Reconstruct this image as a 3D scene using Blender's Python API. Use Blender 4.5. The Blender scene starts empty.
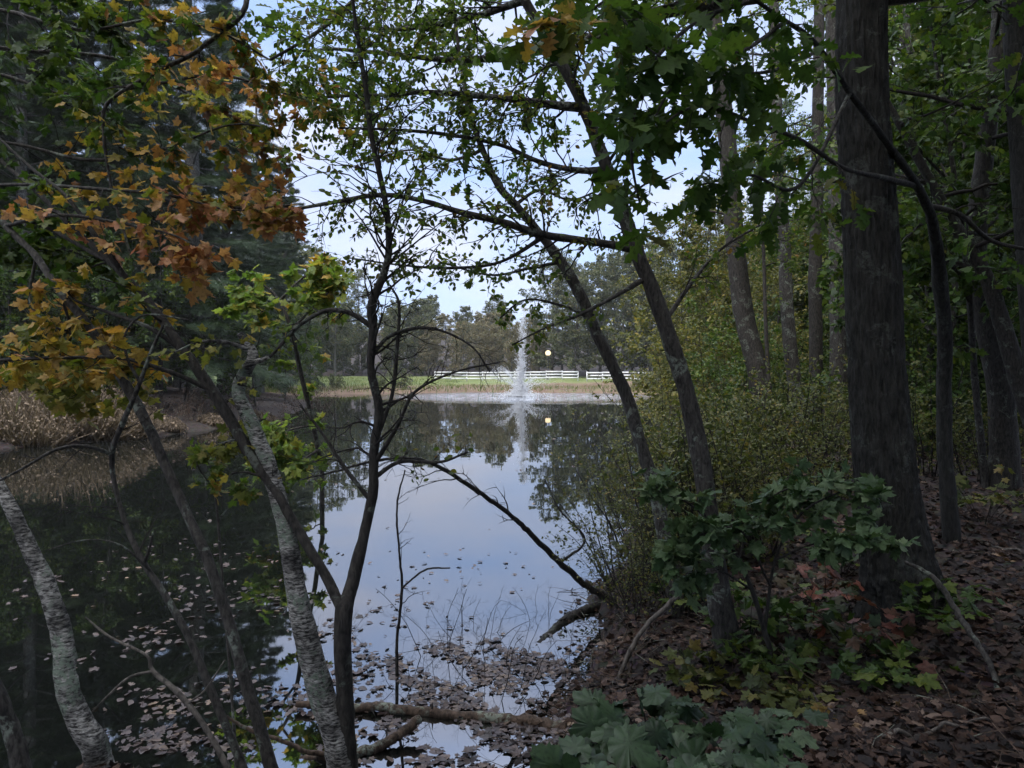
import bpy, math, random
import numpy as np
from mathutils import Vector

rng = np.random.default_rng(11)
random.seed(5)
sc = bpy.context.scene
COL = sc.collection
W, H, F = 1024, 768, 740.0
CAMZ = 2.2
HORIZON = 369.0
PITCH = math.atan((384 - HORIZON) / F)

# ------------------------------------------------------------------ camera
cd = bpy.data.cameras.new('camera')
cd.sensor_fit = 'HORIZONTAL'
cd.sensor_width = 36.0
cd.lens = 36.0 * F / W
cd.clip_start = 0.05
cd.clip_end = 3000
cam = bpy.data.objects.new('camera', cd)
COL.objects.link(cam)
cam.location = (0, 0, CAMZ)
cam.rotation_euler = (math.pi / 2 - PITCH, 0, 0)
sc.camera = cam

# ------------------------------------------------------------------ world and light (overcast dusk)
SUN_EL, SUN_AZ = math.radians(48), math.radians(212)   # veiled by the overcast
wd = bpy.data.worlds.new('World')
sc.world = wd
wd.use_nodes = True
nt = wd.node_tree
nt.nodes.clear()
out = nt.nodes.new('ShaderNodeOutputWorld')
bg = nt.nodes.new('ShaderNodeBackground')
sky = nt.nodes.new('ShaderNodeTexSky')
sky.sky_type = 'NISHITA'
sky.sun_disc = False
sky.sun_elevation = SUN_EL
sky.sun_rotation = SUN_AZ
sky.air_density = 1.0
sky.dust_density = 1.5
sky.ozone_density = 2.0
tc = nt.nodes.new('ShaderNodeTexCoord')
mp = nt.nodes.new('ShaderNodeMapping')
mp.inputs['Scale'].default_value = (2.2, 2.2, 7.0)
mp.inputs['Location'].default_value = (0.3, 0.1, 0.0)
ns = nt.nodes.new('ShaderNodeTexNoise')
ns.inputs['Scale'].default_value = 1.4
ns.inputs['Detail'].default_value = 4
ns.inputs['Roughness'].default_value = 0.5
rp = nt.nodes.new('ShaderNodeValToRGB')
rp.color_ramp.elements[0].position = 0.30
rp.color_ramp.elements[0].color = (0.86, 0.86, 0.86, 1)
rp.color_ramp.elements[1].position = 0.72
rp.color_ramp.elements[1].color = (0.97, 0.97, 0.97, 1)
cl = nt.nodes.new('ShaderNodeMix')
cl.data_type = 'RGBA'
cr = nt.nodes.new('ShaderNodeValToRGB')      # cloud deck: two tones of grey lilac
cr.color_ramp.elements[0].position = 0.35
cr.color_ramp.elements[0].color = (0.42, 0.59, 1.0, 1)
cr.color_ramp.elements[1].position = 0.68
cr.color_ramp.elements[1].color = (0.75, 0.80, 1.0, 1)
sclm = nt.nodes.new('ShaderNodeVectorMath')
sclm.operation = 'SCALE'
sepw = nt.nodes.new('ShaderNodeSeparateXYZ')           # an overcast deck is brighter overhead than low down
mrw = nt.nodes.new('ShaderNodeMapRange')
mrw.inputs['From Min'].default_value = 0.42
mrw.inputs['From Max'].default_value = 0.85
mrw.inputs['To Min'].default_value = 2.5
mrw.inputs['To Max'].default_value = 8.5
nt.links.new(tc.outputs['Generated'], sepw.inputs[0])
nt.links.new(sepw.outputs['Z'], mrw.inputs['Value'])
nt.links.new(mrw.outputs['Result'], sclm.inputs['Scale'])
nt.links.new(tc.outputs['Generated'], mp.inputs['Vector'])
nt.links.new(mp.outputs['Vector'], ns.inputs['Vector'])
nt.links.new(ns.outputs['Fac'], rp.inputs['Fac'])
nt.links.new(ns.outputs['Fac'], cr.inputs['Fac'])
whm = nt.nodes.new('ShaderNodeMapRange')                # and whiter
whm.inputs['From Min'].default_value = 0.42
whm.inputs['From Max'].default_value = 0.75
nt.links.new(sepw.outputs['Z'], whm.inputs['Value'])
whx = nt.nodes.new('ShaderNodeMix'); whx.data_type = 'RGBA'
nt.links.new(whm.outputs['Result'], whx.inputs['Factor'])
nt.links.new(cr.outputs['Color'], whx.inputs['A'])
whx.inputs['B'].default_value = (0.82, 0.86, 0.95, 1)
nt.links.new(whx.outputs['Result'], sclm.inputs[0])
nt.links.new(rp.outputs['Color'], cl.inputs['Factor'])
nt.links.new(sky.outputs['Color'], cl.inputs['A'])
nt.links.new(sclm.outputs['Vector'], cl.inputs['B'])
nt.links.new(cl.outputs['Result'], bg.inputs['Color'])
bg.inputs['Strength'].default_value = 0.10
nt.links.new(bg.outputs['Background'], out.inputs['Surface'])

sd = bpy.data.lights.new('sun', 'SUN')
sd.energy = 0.9
sd.angle = math.radians(40)
sd.color = (1.0, 0.95, 0.9)
so = bpy.data.objects.new('sun', sd)
COL.objects.link(so)
_sdir = Vector((math.sin(SUN_AZ) * math.cos(SUN_EL), math.cos(SUN_AZ) * math.cos(SUN_EL), math.sin(SUN_EL)))
so.rotation_euler = _sdir.to_track_quat('Z', 'Y').to_euler()
so.location = (0, 0, 50)

sc.view_settings.view_transform = 'Standard'
sc.view_settings.look = 'None'
sc.view_settings.exposure = 2.2
sc.view_settings.gamma = 1.0
sc.view_settings.use_curve_mapping = False
sc.render.engine = 'CYCLES'
cy = sc.cycles
cy.max_bounces = 6
cy.diffuse_bounces = 3
cy.glossy_bounces = 3
cy.transmission_bounces = 4
cy.transparent_max_bounces = 8
cy.sample_clamp_indirect = 6.0
cy.caustics_reflective = False
cy.caustics_refractive = False
cy.use_denoising = True
cy.use_adaptive_sampling = True
cy.adaptive_threshold = 0.015


def P(px, py, Y):
    """The point at depth Y (metres ahead) that the photograph shows at a pixel."""
    a = (px - W / 2) / F
    b = -(py - H / 2) / F
    c, s = math.cos(PITCH), math.sin(PITCH)
    dx, dy, dz = a, c + b * s, -s + b * c
    t = Y / dy
    return np.array((dx * t, Y, CAMZ + dz * t))


# ------------------------------------------------------------------ terrain
POND = np.array([(-14, 4.3), (-6, 3.75), (-2.5, 3.55), (-1.0, 3.6), (0.0, 3.5), (0.32, 4.0), (0.5, 4.9), (0.66, 6.0), (0.95, 7.1), (1.6, 9.5),
                 (2.8, 14.5), (5.2, 24), (9.5, 42), (14, 56), (15, 63), (8, 67), (-4, 69), (-11, 67), (-16.5, 62), (-14, 52), (-11.2, 39),
                 (-10.6, 29), (-11.6, 23.5), (-14.2, 20.2), (-22, 16), (-25, 8)], float)


def pond_dist(x, y):
    """Signed distance to the shore: positive on land."""
    x = np.asarray(x, float); y = np.asarray(y, float)
    best = np.full(np.broadcast(x, y).shape, 1e9)
    inside = np.zeros(best.shape, bool)
    n = len(POND)
    for i in range(n):
        ax, ay = POND[i]; bx, by = POND[(i + 1) % n]
        ex, ey = bx - ax, by - ay
        t = np.clip(((x - ax) * ex + (y - ay) * ey) / (ex * ex + ey * ey), 0, 1)
        best = np.minimum(best, np.hypot(x - ax - t * ex, y - ay - t * ey))
        cond = ((ay > y) != (by > y)) & (x < (bx - ax) * (y - ay) / (by - ay + 1e-12) + ax)
        inside ^= cond
    wob = 0.10 * np.sin(x * 2.3 + y * 1.7) + 0.07 * np.sin(x * 5.1 - y * 3.9) + 0.04 * np.sin(9.0 * x + 7.3 * y)
    wob = wob * np.clip(1 + best * 0, 0, 1)
    return np.where(inside, -best, best) + wob


_wv = rng.normal(size=(24, 2)); _wp = rng.uniform(0, 6.28, 24)
_wf = np.concatenate([np.full(8, 1.2), np.full(8, 3.5), np.full(8, 8.0)]); _wa = np.concatenate([np.full(8, .022), np.full(8, .010), np.full(8, .005)])


def bumps(x, y):
    z = 0
    for k in range(24):
        z = z + _wa[k] * np.sin(_wf[k] * (_wv[k, 0] * x + _wv[k, 1] * y) + _wp[k])
    return z


def sstep(a, b, v):
    t = np.clip((v - a) / (b - a), 0, 1)
    return t * t * (3 - 2 * t)


def hgt(x, y):
    x = np.asarray(x, float); y = np.asarray(y, float)
    d = pond_dist(x, y)
    dl = np.maximum(d, 0)
    near = 0.20 * (1 - np.exp(-dl / 0.12)) + 0.19 * np.minimum(dl, 2.6) + 0.02 * np.clip(dl - 2.6, 0, 30)
    far = 0.28 * (1 - np.exp(-dl / 1.0)) + 0.022 * np.minimum(dl, 40)
    left = 0.25 * (1 - np.exp(-dl / 0.5)) + 0.09 * np.minimum(dl, 30)
    w = sstep(24, 55, y)
    wl = sstep(-7, -10, x) * sstep(8, 14, y) * (1 - sstep(45, 62, y))
    z = near * (1 - w) + far * w
    z = z * (1 - wl) + left * wl
    z = z + 0.10 * np.clip(y - 112, 0, 150) + 0.05 * np.clip(x - 12, 0, 80) * (1 - sstep(60, 80, y)) + 0.06 * np.clip(-x - 24, 0, 80) * (1 - sstep(60, 80, y))
    z = z + bumps(x, y) * np.where(d > 0, 1 - np.exp(-dl / 0.3), 0)
    return np.where(d > 0, z, np.maximum(-1.6, 0.30 * d))


def hz(x, y):
    return float(hgt(np.array([x]), np.array([y]))[0])


def G(px, py, Y=None):
    """Ground (or water) point under a pixel; with Y given, the ground straight below at that depth."""
    if Y is not None:
        p = P(px, py, Y)
        return np.array((p[0], Y, hz(p[0], Y)))
    for y in np.arange(1.5, 150, 0.05):
        p = P(px, py, y)
        g = max(0.0, hz(p[0], y))
        if p[2] <= g:
            return np.array((p[0], y, g))
    return P(px, py, 150)


# ------------------------------------------------------------------ mesh building
class MB:
    def __init__(s):
        s.v = []; s.n = 0; s.loops = []; s.sizes = []

    def add(s, verts, faces):
        """faces: int array (m, k)"""
        verts = np.asarray(verts, float).reshape(-1, 3)
        faces = np.asarray(faces, np.int64)
        s.v.append(verts)
        s.loops.append((faces + s.n).ravel())
        s.sizes.append(np.full(len(faces), faces.shape[1], np.int64))
        s.n += len(verts)

    def tube(s, pts, rad, sides=6, rough=0.0, cap=True, mod=None):
        pts = np.asarray(pts, float); n = len(pts)
        rad = np.broadcast_to(np.asarray(rad, float), (n,))
        tan = np.gradient(pts, axis=0)
        tan /= np.linalg.norm(tan, axis=1, keepdims=True) + 1e-9
        ref = np.array((0.13, 0.97, 0.2)) if abs(tan[0][1]) < 0.8 else np.array((1.0, 0.1, 0.1))
        u = np.cross(tan, ref); u /= np.linalg.norm(u, axis=1, keepdims=True) + 1e-9
        w = np.cross(tan, u)
        a = np.arange(sides) * 2 * math.pi / sides
        R = np.repeat(rad[:, None], sides, 1)
        if rough > 0:
            nz = rng.normal(size=(n, sides))
            nz = (nz + np.roll(nz, 1, 0) + np.roll(nz, -1, 0) + 0.7 * np.roll(nz, 1, 1)) / 2.0
            R = R * (1 + rough * nz)
        if mod is not None:
            R = R * mod
        V = pts[:, None, :] + R[:, :, None] * (np.cos(a)[None, :, None] * u[:, None, :] + np.sin(a)[None, :, None] * w[:, None, :])
        i = np.arange(n - 1)[:, None] * sides; j = np.arange(sides)[None, :]; k = (j + 1) % sides
        f = np.stack([i + j, i + k, i + sides + k, i + sides + j], -1).reshape(-1, 4)
        s.add(V.reshape(-1, 3), f)
        if cap:
            s.add(np.concatenate([V[-1], pts[-1:] + tan[-1] * rad[-1] * 0.5]), np.stack([np.arange(sides), (np.arange(sides) + 1) % sides, np.full(sides, sides)], -1))

    def box(s, c, size, rz=0.0):
        h = np.asarray(size, float) / 2
        v = np.array([(x, y, z) for x in (-1, 1) for y in (-1, 1) for z in (-1, 1)], float) * h
        cs, sn = math.cos(rz), math.sin(rz)
        v = np.stack([v[:, 0] * cs - v[:, 1] * sn, v[:, 0] * sn + v[:, 1] * cs, v[:, 2]], -1) + np.asarray(c, float)
        s.add(v, [(0, 1, 3, 2), (4, 6, 7, 5), (0, 4, 5, 1), (2, 3, 7, 6), (0, 2, 6, 4), (1, 5, 7, 3)])

    def leaves(s, tmpl, pos, size, axis, normal):
        tv, tf = tmpl
        pos = np.asarray(pos, float); N = len(pos)
        if N == 0:
            return
        size = np.broadcast_to(np.asarray(size, float), (N,))
        ax = axis / (np.linalg.norm(axis, axis=1, keepdims=True) + 1e-9)
        nn = normal - (normal * ax).sum(1, keepdims=True) * ax
        nn /= np.linalg.norm(nn, axis=1, keepdims=True) + 1e-9
        sd_ = np.cross(ax, nn)
        V = pos[:, None, :] + size[:, None, None] * (tv[None, :, 0:1] * sd_[:, None, :] + tv[None, :, 1:2] * ax[:, None, :] + tv[None, :, 2:3] * nn[:, None, :])
        fc = tf[None] + (np.arange(N) * len(tv))[:, None, None]
        s.add(V.reshape(-1, 3), fc.reshape(-1, tf.shape[1]))

    def build(s, name, mat, parent=None, smooth=False, loc=None):
        me = bpy.data.meshes.new(name)
        V = np.concatenate(s.v) if s.v else np.zeros((0, 3))
        o = bpy.data.objects.new(name, me)
        if parent is not None:
            V = V - np.array(parent.location)
        elif loc is not None:
            V = V - np.asarray(loc, float)
            o.location = tuple(loc)
        L = np.concatenate(s.loops); S = np.concatenate(s.sizes)
        me.vertices.add(len(V)); me.vertices.foreach_set('co', V.astype(np.float32).ravel())
        me.loops.add(len(L)); me.loops.foreach_set('vertex_index', L.astype(np.int32))
        st = np.concatenate([[0], np.cumsum(S)[:-1]])
        me.polygons.add(len(S)); me.polygons.foreach_set('loop_start', st.astype(np.int32)); me.polygons.foreach_set('loop_total', S.astype(np.int32))
        if smooth:
            me.polygons.foreach_set('use_smooth', np.ones(len(S), bool))
        me.update(calc_edges=True)
        me.validate()
        me.materials.append(mat)
        COL.objects.link(o)
        if parent is not None:
            o.parent = parent
        return o


def tag(o, label=None, cat=None, group=None, kind=None):
    if label: o['label'] = label
    if cat: o['category'] = cat
    if group: o['group'] = group
    if kind: o['kind'] = kind
    return o


def thing(name, label, cat, loc, group=None):
    o = bpy.data.objects.new(name, None)
    o.empty_display_size = 0.2
    COL.objects.link(o)
    o.location = tuple(float(c) for c in loc)
    return tag(o, label, cat, group)


def dup(root, loc, rz=0.0, s=1.0, label=None, group=None, lean=(0, 0)):
    r = root.copy(); COL.objects.link(r)
    r.location = tuple(float(c) for c in loc); r.rotation_euler = (lean[0], lean[1], rz)
    r.scale = (s, s, s) if np.isscalar(s) else s
    if label: r['label'] = label
    if group: r['group'] = group
    for ch in list(root.children):
        c = ch.copy(); COL.objects.link(c); c.parent = r
        for g in list(ch.children):
            d = g.copy(); COL.objects.link(d); d.parent = c
    return r


# ------------------------------------------------------------------ leaf outlines (unit length along y)
def strip_leaf(half, droop=0.12, fold=0.12):
    ys = [p[1] for p in half]
    mid = [(0, y, -droop * y * y) for y in ys]
    rt = [(x, y, fold * x - droop * y * y) for x, y in half]
    lt = [(-x, y, fold * x - droop * y * y) for x, y in half]
    v = np.array(mid + rt + lt, float); n = len(half); f = []
    for i in range(n - 1):
        f += [(i, n + i, n + i + 1), (i, n + i + 1, i + 1), (i, i + 1, 2 * n + i + 1), (i, 2 * n + i + 1, 2 * n + i)]
    return v, np.array(f)


def fan_leaf(half, c=(0, 0.3), droop=0.2, pleat=0.045):
    o = list(half) + [(-x, y) for x, y in reversed(half[1:-1])]
    rr = [math.hypot(x - c[0], y - c[1]) for x, y in o]
    pl = [pleat * (1 if rr[i] >= 0.5 * (rr[i - 1] + rr[(i + 1) % len(o)]) else -1) for i in range(len(o))]
    v = [(c[0], c[1], 0.03)] + [(x, y, pl[i] - droop * (x * x + (y - 0.3) ** 2)) for i, (x, y) in enumerate(o)]
    n = len(o)
    return np.array(v, float), np.array([(0, 1 + i, 1 + (i + 1) % n) for i in range(n)])


MAPLE = fan_leaf([(0, 0.0), (0.16, -0.06), (0.36, -0.02), (0.30, 0.12), (0.46, 0.30), (0.60, 0.52), (0.40, 0.50), (0.36, 0.58), (0.20, 0.50), (0.24, 0.74), (0.13, 0.78), (0, 1.05)])
OAK = strip_leaf([(0.01, 0), (0.09, 0.1), (0.22, 0.17), (0.11, 0.27), (0.14, 0.33), (0.36, 0.44), (0.15, 0.52), (0.18, 0.58), (0.36, 0.70), (0.14, 0.75), (0.18, 0.88), (0.005, 1.0)], 0.22, 0.18)
OVAL = strip_leaf([(0.005, 0), (0.24, 0.22), (0.32, 0.45), (0.22, 0.74), (0.005, 1.0)])
DIAM = (np.array([(0, 0, 0), (0.36, 0.45, 0.06), (0, 1, -0.08), (-0.36, 0.45, 0.06)], float), np.array([(0, 1, 2, 3)]))
TRI = (np.array([(0, 0, 0), (0.42, 0.62, 0.0), (-0.3, 0.9, 0.05)], float), np.array([(0, 1, 2)]))
BLADE = (np.array([(-0.02, 0, 0), (0.02, 0, 0), (0.014, 0.5, 0.08), (-0.014, 0.5, 0.08), (0, 1, 0.0)], float), np.array([(0, 1, 2), (0, 2, 3), (3, 2, 4)]))
_nv, _nf = [], []
for k in range(13):
    a = (k - 6) * 0.2
    dx, dy = math.sin(a), math.cos(a)
    b = len(_nv)
    z = 0.25 * math.sin(k * 2.4)
    ln = 0.6 + 0.4 * abs(math.sin(k * 5.1)); b0 = 0.25 * (k % 3)
    _nv += [(-0.03 * dy, b0 + 0.03 * dx, 0), (0.03 * dy, b0 - 0.03 * dx, 0), (ln * dx, b0 + ln * dy * .8, z)]
    _nf.append((b, b + 1, b + 2))
NEEDLE = (np.array(_nv, float), np.array(_nf))
# big lobed leaf with toothed margin for the plant at the photographer's feet
BIGLEAF = fan_leaf([(0, 0.0), (0.10, -0.08), (0.26, -0.06), (0.34, 0.04), (0.44, 0.06), (0.40, 0.16), (0.52, 0.24), (0.54, 0.34), (0.64, 0.44), (0.52, 0.50), (0.50, 0.58), (0.38, 0.56),
                    (0.26, 0.54), (0.34, 0.66), (0.30, 0.74), (0.32, 0.84), (0.20, 0.86), (0.13, 0.96), (0, 1.06)], c=(0, 0.32), droop=0.35, pleat=0.05)


# ------------------------------------------------------------------ materials
def mat_base(name):
    m = bpy.data.materials.new(name)
    m.use_nodes = True
    n = m.node_tree
    n.nodes.clear()
    o = n.nodes.new('ShaderNodeOutputMaterial')
    return m, n, o


def ramp(n, stops, fac=None):
    r = n.nodes.new('ShaderNodeValToRGB')
    e = r.color_ramp.elements
    while len(e) > 1:
        e.remove(e[0])
    e[0].position = stops[0][0]; e[0].color = (*stops[0][1], 1)
    for p, c in stops[1:]:
        x = e.new(p); x.color = (*c, 1)
    if fac is not None:
        n.links.new(fac, r.inputs['Fac'])
    return r


def noise(n, scale, detail=3, rough=0.5, vec=None, dist=0.0):
    t = n.nodes.new('ShaderNodeTexNoise')
    t.inputs['Scale'].default_value = scale; t.inputs['Detail'].default_value = detail
    t.inputs['Roughness'].default_value = rough; t.inputs['Distortion'].default_value = dist
    if vec is not None: n.links.new(vec, t.inputs['Vector'])
    return t


def mixc(n, fac, a, b, mode='MIX'):
    x = n.nodes.new('ShaderNodeMix'); x.data_type = 'RGBA'; x.blend_type = mode
    if isinstance(fac, (int, float)): x.inputs['Factor'].default_value = fac
    else: n.links.new(fac, x.inputs['Factor'])
    for k, v in (('A', a), ('B', b)):
        if isinstance(v, tuple): x.inputs[k].default_value = (*v, 1)
        else: n.links.new(v, x.inputs[k])
    return x.outputs['Result']


def leafmat(name, stops, trans=0.35, rough=0.5, spec=0.3):
    m, n, o = mat_base(name)
    g = n.nodes.new('ShaderNodeNewGeometry')
    tcx = n.nodes.new('ShaderNodeTexCoord')
    nz = noise(n, 1.3, 2, 0.5, tcx.outputs['Object'])
    mth = n.nodes.new('ShaderNodeMath'); mth.operation = 'MULTIPLY_ADD'     # leaf by leaf, with patches of like colour
    n.links.new(nz.outputs['Fac'], mth.inputs[0]); mth.inputs[1].default_value = 0.9
    sub = n.nodes.new('ShaderNodeMath'); sub.operation = 'MULTIPLY_ADD'
    n.links.new(g.outputs['Random Per Island'], sub.inputs[0]); sub.inputs[1].default_value = 0.7; sub.inputs[2].default_value = -0.30
    n.links.new(sub.outputs[0], mth.inputs[2])
    r = ramp(n, stops, mth.outputs[0])
    fine = noise(n, 60, 2, 0.6, tcx.outputs['Object'])
    fr = ramp(n, [(0.3, (0.55, 0.52, 0.5)), (0.45, (0.92, 0.92, 0.92)), (0.75, (1.15, 1.15, 1.1))], fine.outputs['Fac'])
    col = mixc(n, 1.0, r.outputs['Color'], fr.outputs['Color'], 'MULTIPLY')
    p = n.nodes.new('ShaderNodeBsdfPrincipled')
    n.links.new(col, p.inputs['Base Color'])
    p.inputs['Roughness'].default_value = rough
    p.inputs['Specular IOR Level'].default_value = spec
    t = n.nodes.new('ShaderNodeBsdfTranslucent')
    tm = mixc(n, 1.0, col, (1.25, 1.35, 0.8), 'MULTIPLY')
    n.links.new(tm, t.inputs['Color'])
    mx = n.nodes.new('ShaderNodeMixShader'); mx.inputs['Fac'].default_value = trans
    n.links.new(p.outputs[0], mx.inputs[1]); n.links.new(t.outputs[0], mx.inputs[2])
    n.links.new(mx.outputs[0], o.inputs['Surface'])
    return m


def barkmat(name, dark, light, lichen=None, lichen_amt=0.0, vscale=(14, 14, 3), ring=False, bump=0.6):
    m, n, o = mat_base(name)
    tcx = n.nodes.new('ShaderNodeTexCoord')
    mpn = n.nodes.new('ShaderNodeMapping'); mpn.inputs['Scale'].default_value = vscale
    n.links.new(tcx.outputs['Object'], mpn.inputs['Vector'])
    a = noise(n, 2.2, 5, 0.65, mpn.outputs['Vector'], 0.4)
    r = ramp(n, [(0.36, dark), (0.64, light)], a.outputs['Fac'])
    col = r.outputs['Color']
    if ring:
        r.color_ramp.elements[0].position = .40; r.color_ramp.elements[1].position = .60
        md_ = r.color_ramp.elements.new(.49); md_.color = tuple((dark[i] * .62 + light[i] * .38) for i in range(3)) + (1,)
        big_ = noise(n, 6, 4, .65, tcx.outputs['Object'], .5)
        bg_ = ramp(n, [(.38, (.28, .28, .28)), (.58, (1, 1, 1))], big_.outputs['Fac'])
        col = mixc(n, 1.0, col, bg_.outputs['Color'], 'MULTIPLY')
    if lichen is not None:
        b = noise(n, 5.0 if not ring else 3.0, 4, 0.6, tcx.outputs['Object'], 0.8)
        br = ramp(n, [(0.58 - lichen_amt * .25, (0, 0, 0)), (0.64 - lichen_amt * .25, (1, 1, 1))], b.outputs['Fac'])
        f = noise(n, 40, 3, 0.7, tcx.outputs['Object'])
        fr = ramp(n, [(0.42, (0, 0, 0)), (0.55, (1, 1, 1))], f.outputs['Fac'])
        msk = mixc(n, 1.0, br.outputs['Color'], fr.outputs['Color'], 'MULTIPLY')
        x = n.nodes.new('ShaderNodeRGBToBW'); n.links.new(msk, x.inputs[0])
        col = mixc(n, x.outputs[0], col, lichen)
    p = n.nodes.new('ShaderNodeBsdfPrincipled')
    n.links.new(col, p.inputs['Base Color'])
    p.inputs['Roughness'].default_value = 0.85
    p.inputs['Specular IOR Level'].default_value = 0.25
    bp = n.nodes.new('ShaderNodeBump'); bp.inputs['Strength'].default_value = bump; bp.inputs['Distance'].default_value = 0.02
    n.links.new(a.outputs['Fac'], bp.inputs['Height'])
    n.links.new(bp.outputs[0], p.inputs['Normal'])
    n.links.new(p.outputs[0], o.inputs['Surface'])
    return m


GR_D, GR_M, GR_Y = (0.020, 0.045, 0.010), (0.045, 0.085, 0.014), (0.12, 0.15, 0.018)
YEL, ORA, BRN, RED = (0.40, 0.25, 0.05), (0.38, 0.16, 0.06), (0.11, 0.055, 0.03), (0.24, 0.075, 0.04)
M_GREEN = leafmat('leaf_green', [(0.1, GR_D), (0.45, GR_M), (0.7, (0.07, 0.11, 0.016)), (0.92, GR_Y)])
M_SMALL = leafmat('leaf_small', [(0.1, (0.05, 0.085, 0.018)), (0.5, (0.085, 0.13, 0.026)), (0.75, (0.15, 0.17, 0.03)), (0.93, (0.2, 0.11, 0.03))], 0.55)
M_YGRN = leafmat('leaf_yellow_green', [(0.1, (0.09, 0.11, 0.022)), (0.4, (0.17, 0.18, 0.035)), (0.7, (0.28, 0.25, 0.06)), (0.95, YEL)], 0.45)
M_MIX = leafmat('leaf_turning', [(0.05, GR_D), (0.3, GR_M), (0.5, GR_Y), (0.68, YEL), (0.85, ORA), (0.97, BRN)], 0.4)
M_ORANGE = leafmat('leaf_orange', [(0.05, RED), (0.3, ORA), (0.5, (0.46, 0.25, 0.13)), (0.7, YEL), (0.85, GR_Y), (0.97, BRN)], 0.4)
M_YELLOW = leafmat('leaf_yellow', [(0.1, GR_Y), (0.35, (0.30, 0.20, 0.03)), (0.65, YEL), (0.88, (0.4, 0.17, 0.04)), (0.97, BRN)], 0.4)
M_THICK = leafmat('leaf_thicket', [(0.1, (0.05, 0.065, 0.018)), (0.4, (0.10, 0.11, 0.028)), (0.7, (0.17, 0.165, 0.042)), (0.95, (0.28, 0.21, 0.05))], 0.4)
M_LIME = leafmat('leaf_lime', [(0.1, (0.06, 0.11, 0.02)), (0.45, (0.11, 0.17, 0.028)), (0.75, (0.19, 0.22, 0.04)), (0.95, YEL)], 0.5)
M_OLIVE = leafmat('leaf_olive', [(0.1, (0.036, 0.052, 0.014)), (0.4, (0.078, 0.094, 0.022)), (0.7, (0.135, 0.135, 0.034)), (0.95, (0.20, 0.13, 0.035))], 0.35)
M_OAK = leafmat('leaf_oak', [(0.1, (0.025, 0.055, 0.013)), (0.5, (0.05, 0.095, 0.018)), (0.8, (0.08, 0.125, 0.022)), (0.97, (0.16, 0.12, 0.03))], 0.4, 0.6, 0.15)
M_COOL = leafmat('leaf_cool', [(0.1, (0.03, 0.06, 0.022)), (0.5, (0.06, 0.105, 0.04)), (0.85, (0.13, 0.18, 0.085))], 0.2, 0.55, 0.3)
M_FOOT = leafmat('leaf_foot', [(0.1, (0.0128, 0.0320, 0.0104)), (0.4, (0.0256, 0.0544, 0.0192)), (0.7, (0.0440, 0.0800, 0.0336)), (0.95, (0.0960, 0.1320, 0.0680))], 0.2, 0.45, 0.4)
M_LOWRED = leafmat('leaf_low_red', [(0.1, (0.03, 0.055, 0.02)), (0.35, (0.05, 0.05, 0.02)), (0.6, (0.11, 0.035, 0.025)), (0.95, (0.2, 0.07, 0.045))], 0.25)
M_NEEDLE = leafmat('needles', [(0.1, (0.025, 0.046, 0.026)), (0.5, (0.045, 0.075, 0.04)), (0.9, (0.08, 0.11, 0.055))], 0.15)
M_FARLEAF = leafmat('leaf_far', [(0.1, (0.1020, 0.1087, 0.0665)), (0.4, (0.1700, 0.1610, 0.0950)), (0.7, (0.2295, 0.1914, 0.1140)), (0.95, (0.2550, 0.1653, 0.1045))], 0.3)
M_FARGREEN = leafmat('leaf_far_green', [(0.1, (0.0492, 0.0688, 0.0427)), (0.45, (0.0902, 0.1075, 0.0570)), (0.75, (0.1476, 0.1548, 0.0665)), (0.95, (0.2132, 0.1720, 0.0760))], 0.3)
M_LITTER = leafmat('leaf_litter', [(0.05, (0.0072, 0.0050, 0.0043)), (0.35, (0.0158, 0.0094, 0.0072)), (0.55, (0.0360, 0.0187, 0.0122)), (0.68, (0.0612, 0.0324, 0.0202)), (0.82, (0.0864, 0.0540, 0.0396)), (0.94, (0.2016, 0.1440, 0.1080)), (0.99, (0.2520, 0.1440, 0.0432))], 0.05, 0.7)
M_FLOAT = leafmat('leaf_floating', [(0.1, (0.0216, 0.0144, 0.0130)), (0.4, (0.0612, 0.0396, 0.0360)), (0.7, (0.1008, 0.0706, 0.0612)), (0.95, (0.2160, 0.1440, 0.0864))], 0.05, 0.45, 0.5)
M_STRAW = leafmat('straw', [(0.1, (0.06, 0.045, 0.03)), (0.5, (0.125, 0.092, 0.064)), (0.9, (0.24, 0.185, 0.13))], 0.2, 0.8)
M_GRASS = leafmat('grass_blades', [(0.1, (0.0450, 0.0800, 0.0160)), (0.5, (0.0900, 0.1280, 0.0240)), (0.9, (0.1875, 0.1680, 0.0640))], 0.3)

B_BIRCH = barkmat('bark_birch', (0.03, 0.028, 0.026), (0.44, 0.425, 0.39), (0.17, 0.21, 0.16), 0.3, (13, 13, 46), True, 1.0)
B_GREY = barkmat('bark_grey', (0.014, 0.013, 0.0115), (0.070, 0.064, 0.056), (0.15, 0.17, 0.14), 0.1, (22, 22, 7))
B_BIG = barkmat('bark_big', (0.008, 0.008, 0.007), (0.033, 0.0325, 0.0285), (0.055, 0.06, 0.052), 0.04, (20, 20, 5), False, 1.0)
B_DARK = barkmat('bark_dark', (0.012, 0.011, 0.010), (0.05, 0.045, 0.038), (0.10, 0.11, 0.09), 0.02, (22, 22, 7))
B_PALE = barkmat('bark_pale', (0.03, 0.028, 0.026), (0.14, 0.135, 0.12), (0.2, 0.21, 0.19), 0.2, (16, 16, 7))
B_TWIG = barkmat('twig', (0.012, 0.010, 0.009), (0.035, 0.03, 0.026), None, 0, (20, 20, 8))
B_DEAD = barkmat('dead_wood', (0.04, 0.035, 0.03), (0.15, 0.13, 0.11), None, 0, (16, 16, 6))
B_TAN = barkmat('log_wood', (0.03, 0.022, 0.016), (0.13, 0.09, 0.065), (0.22, 0.24, 0.19), 0.1, (16, 16, 6))


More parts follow.
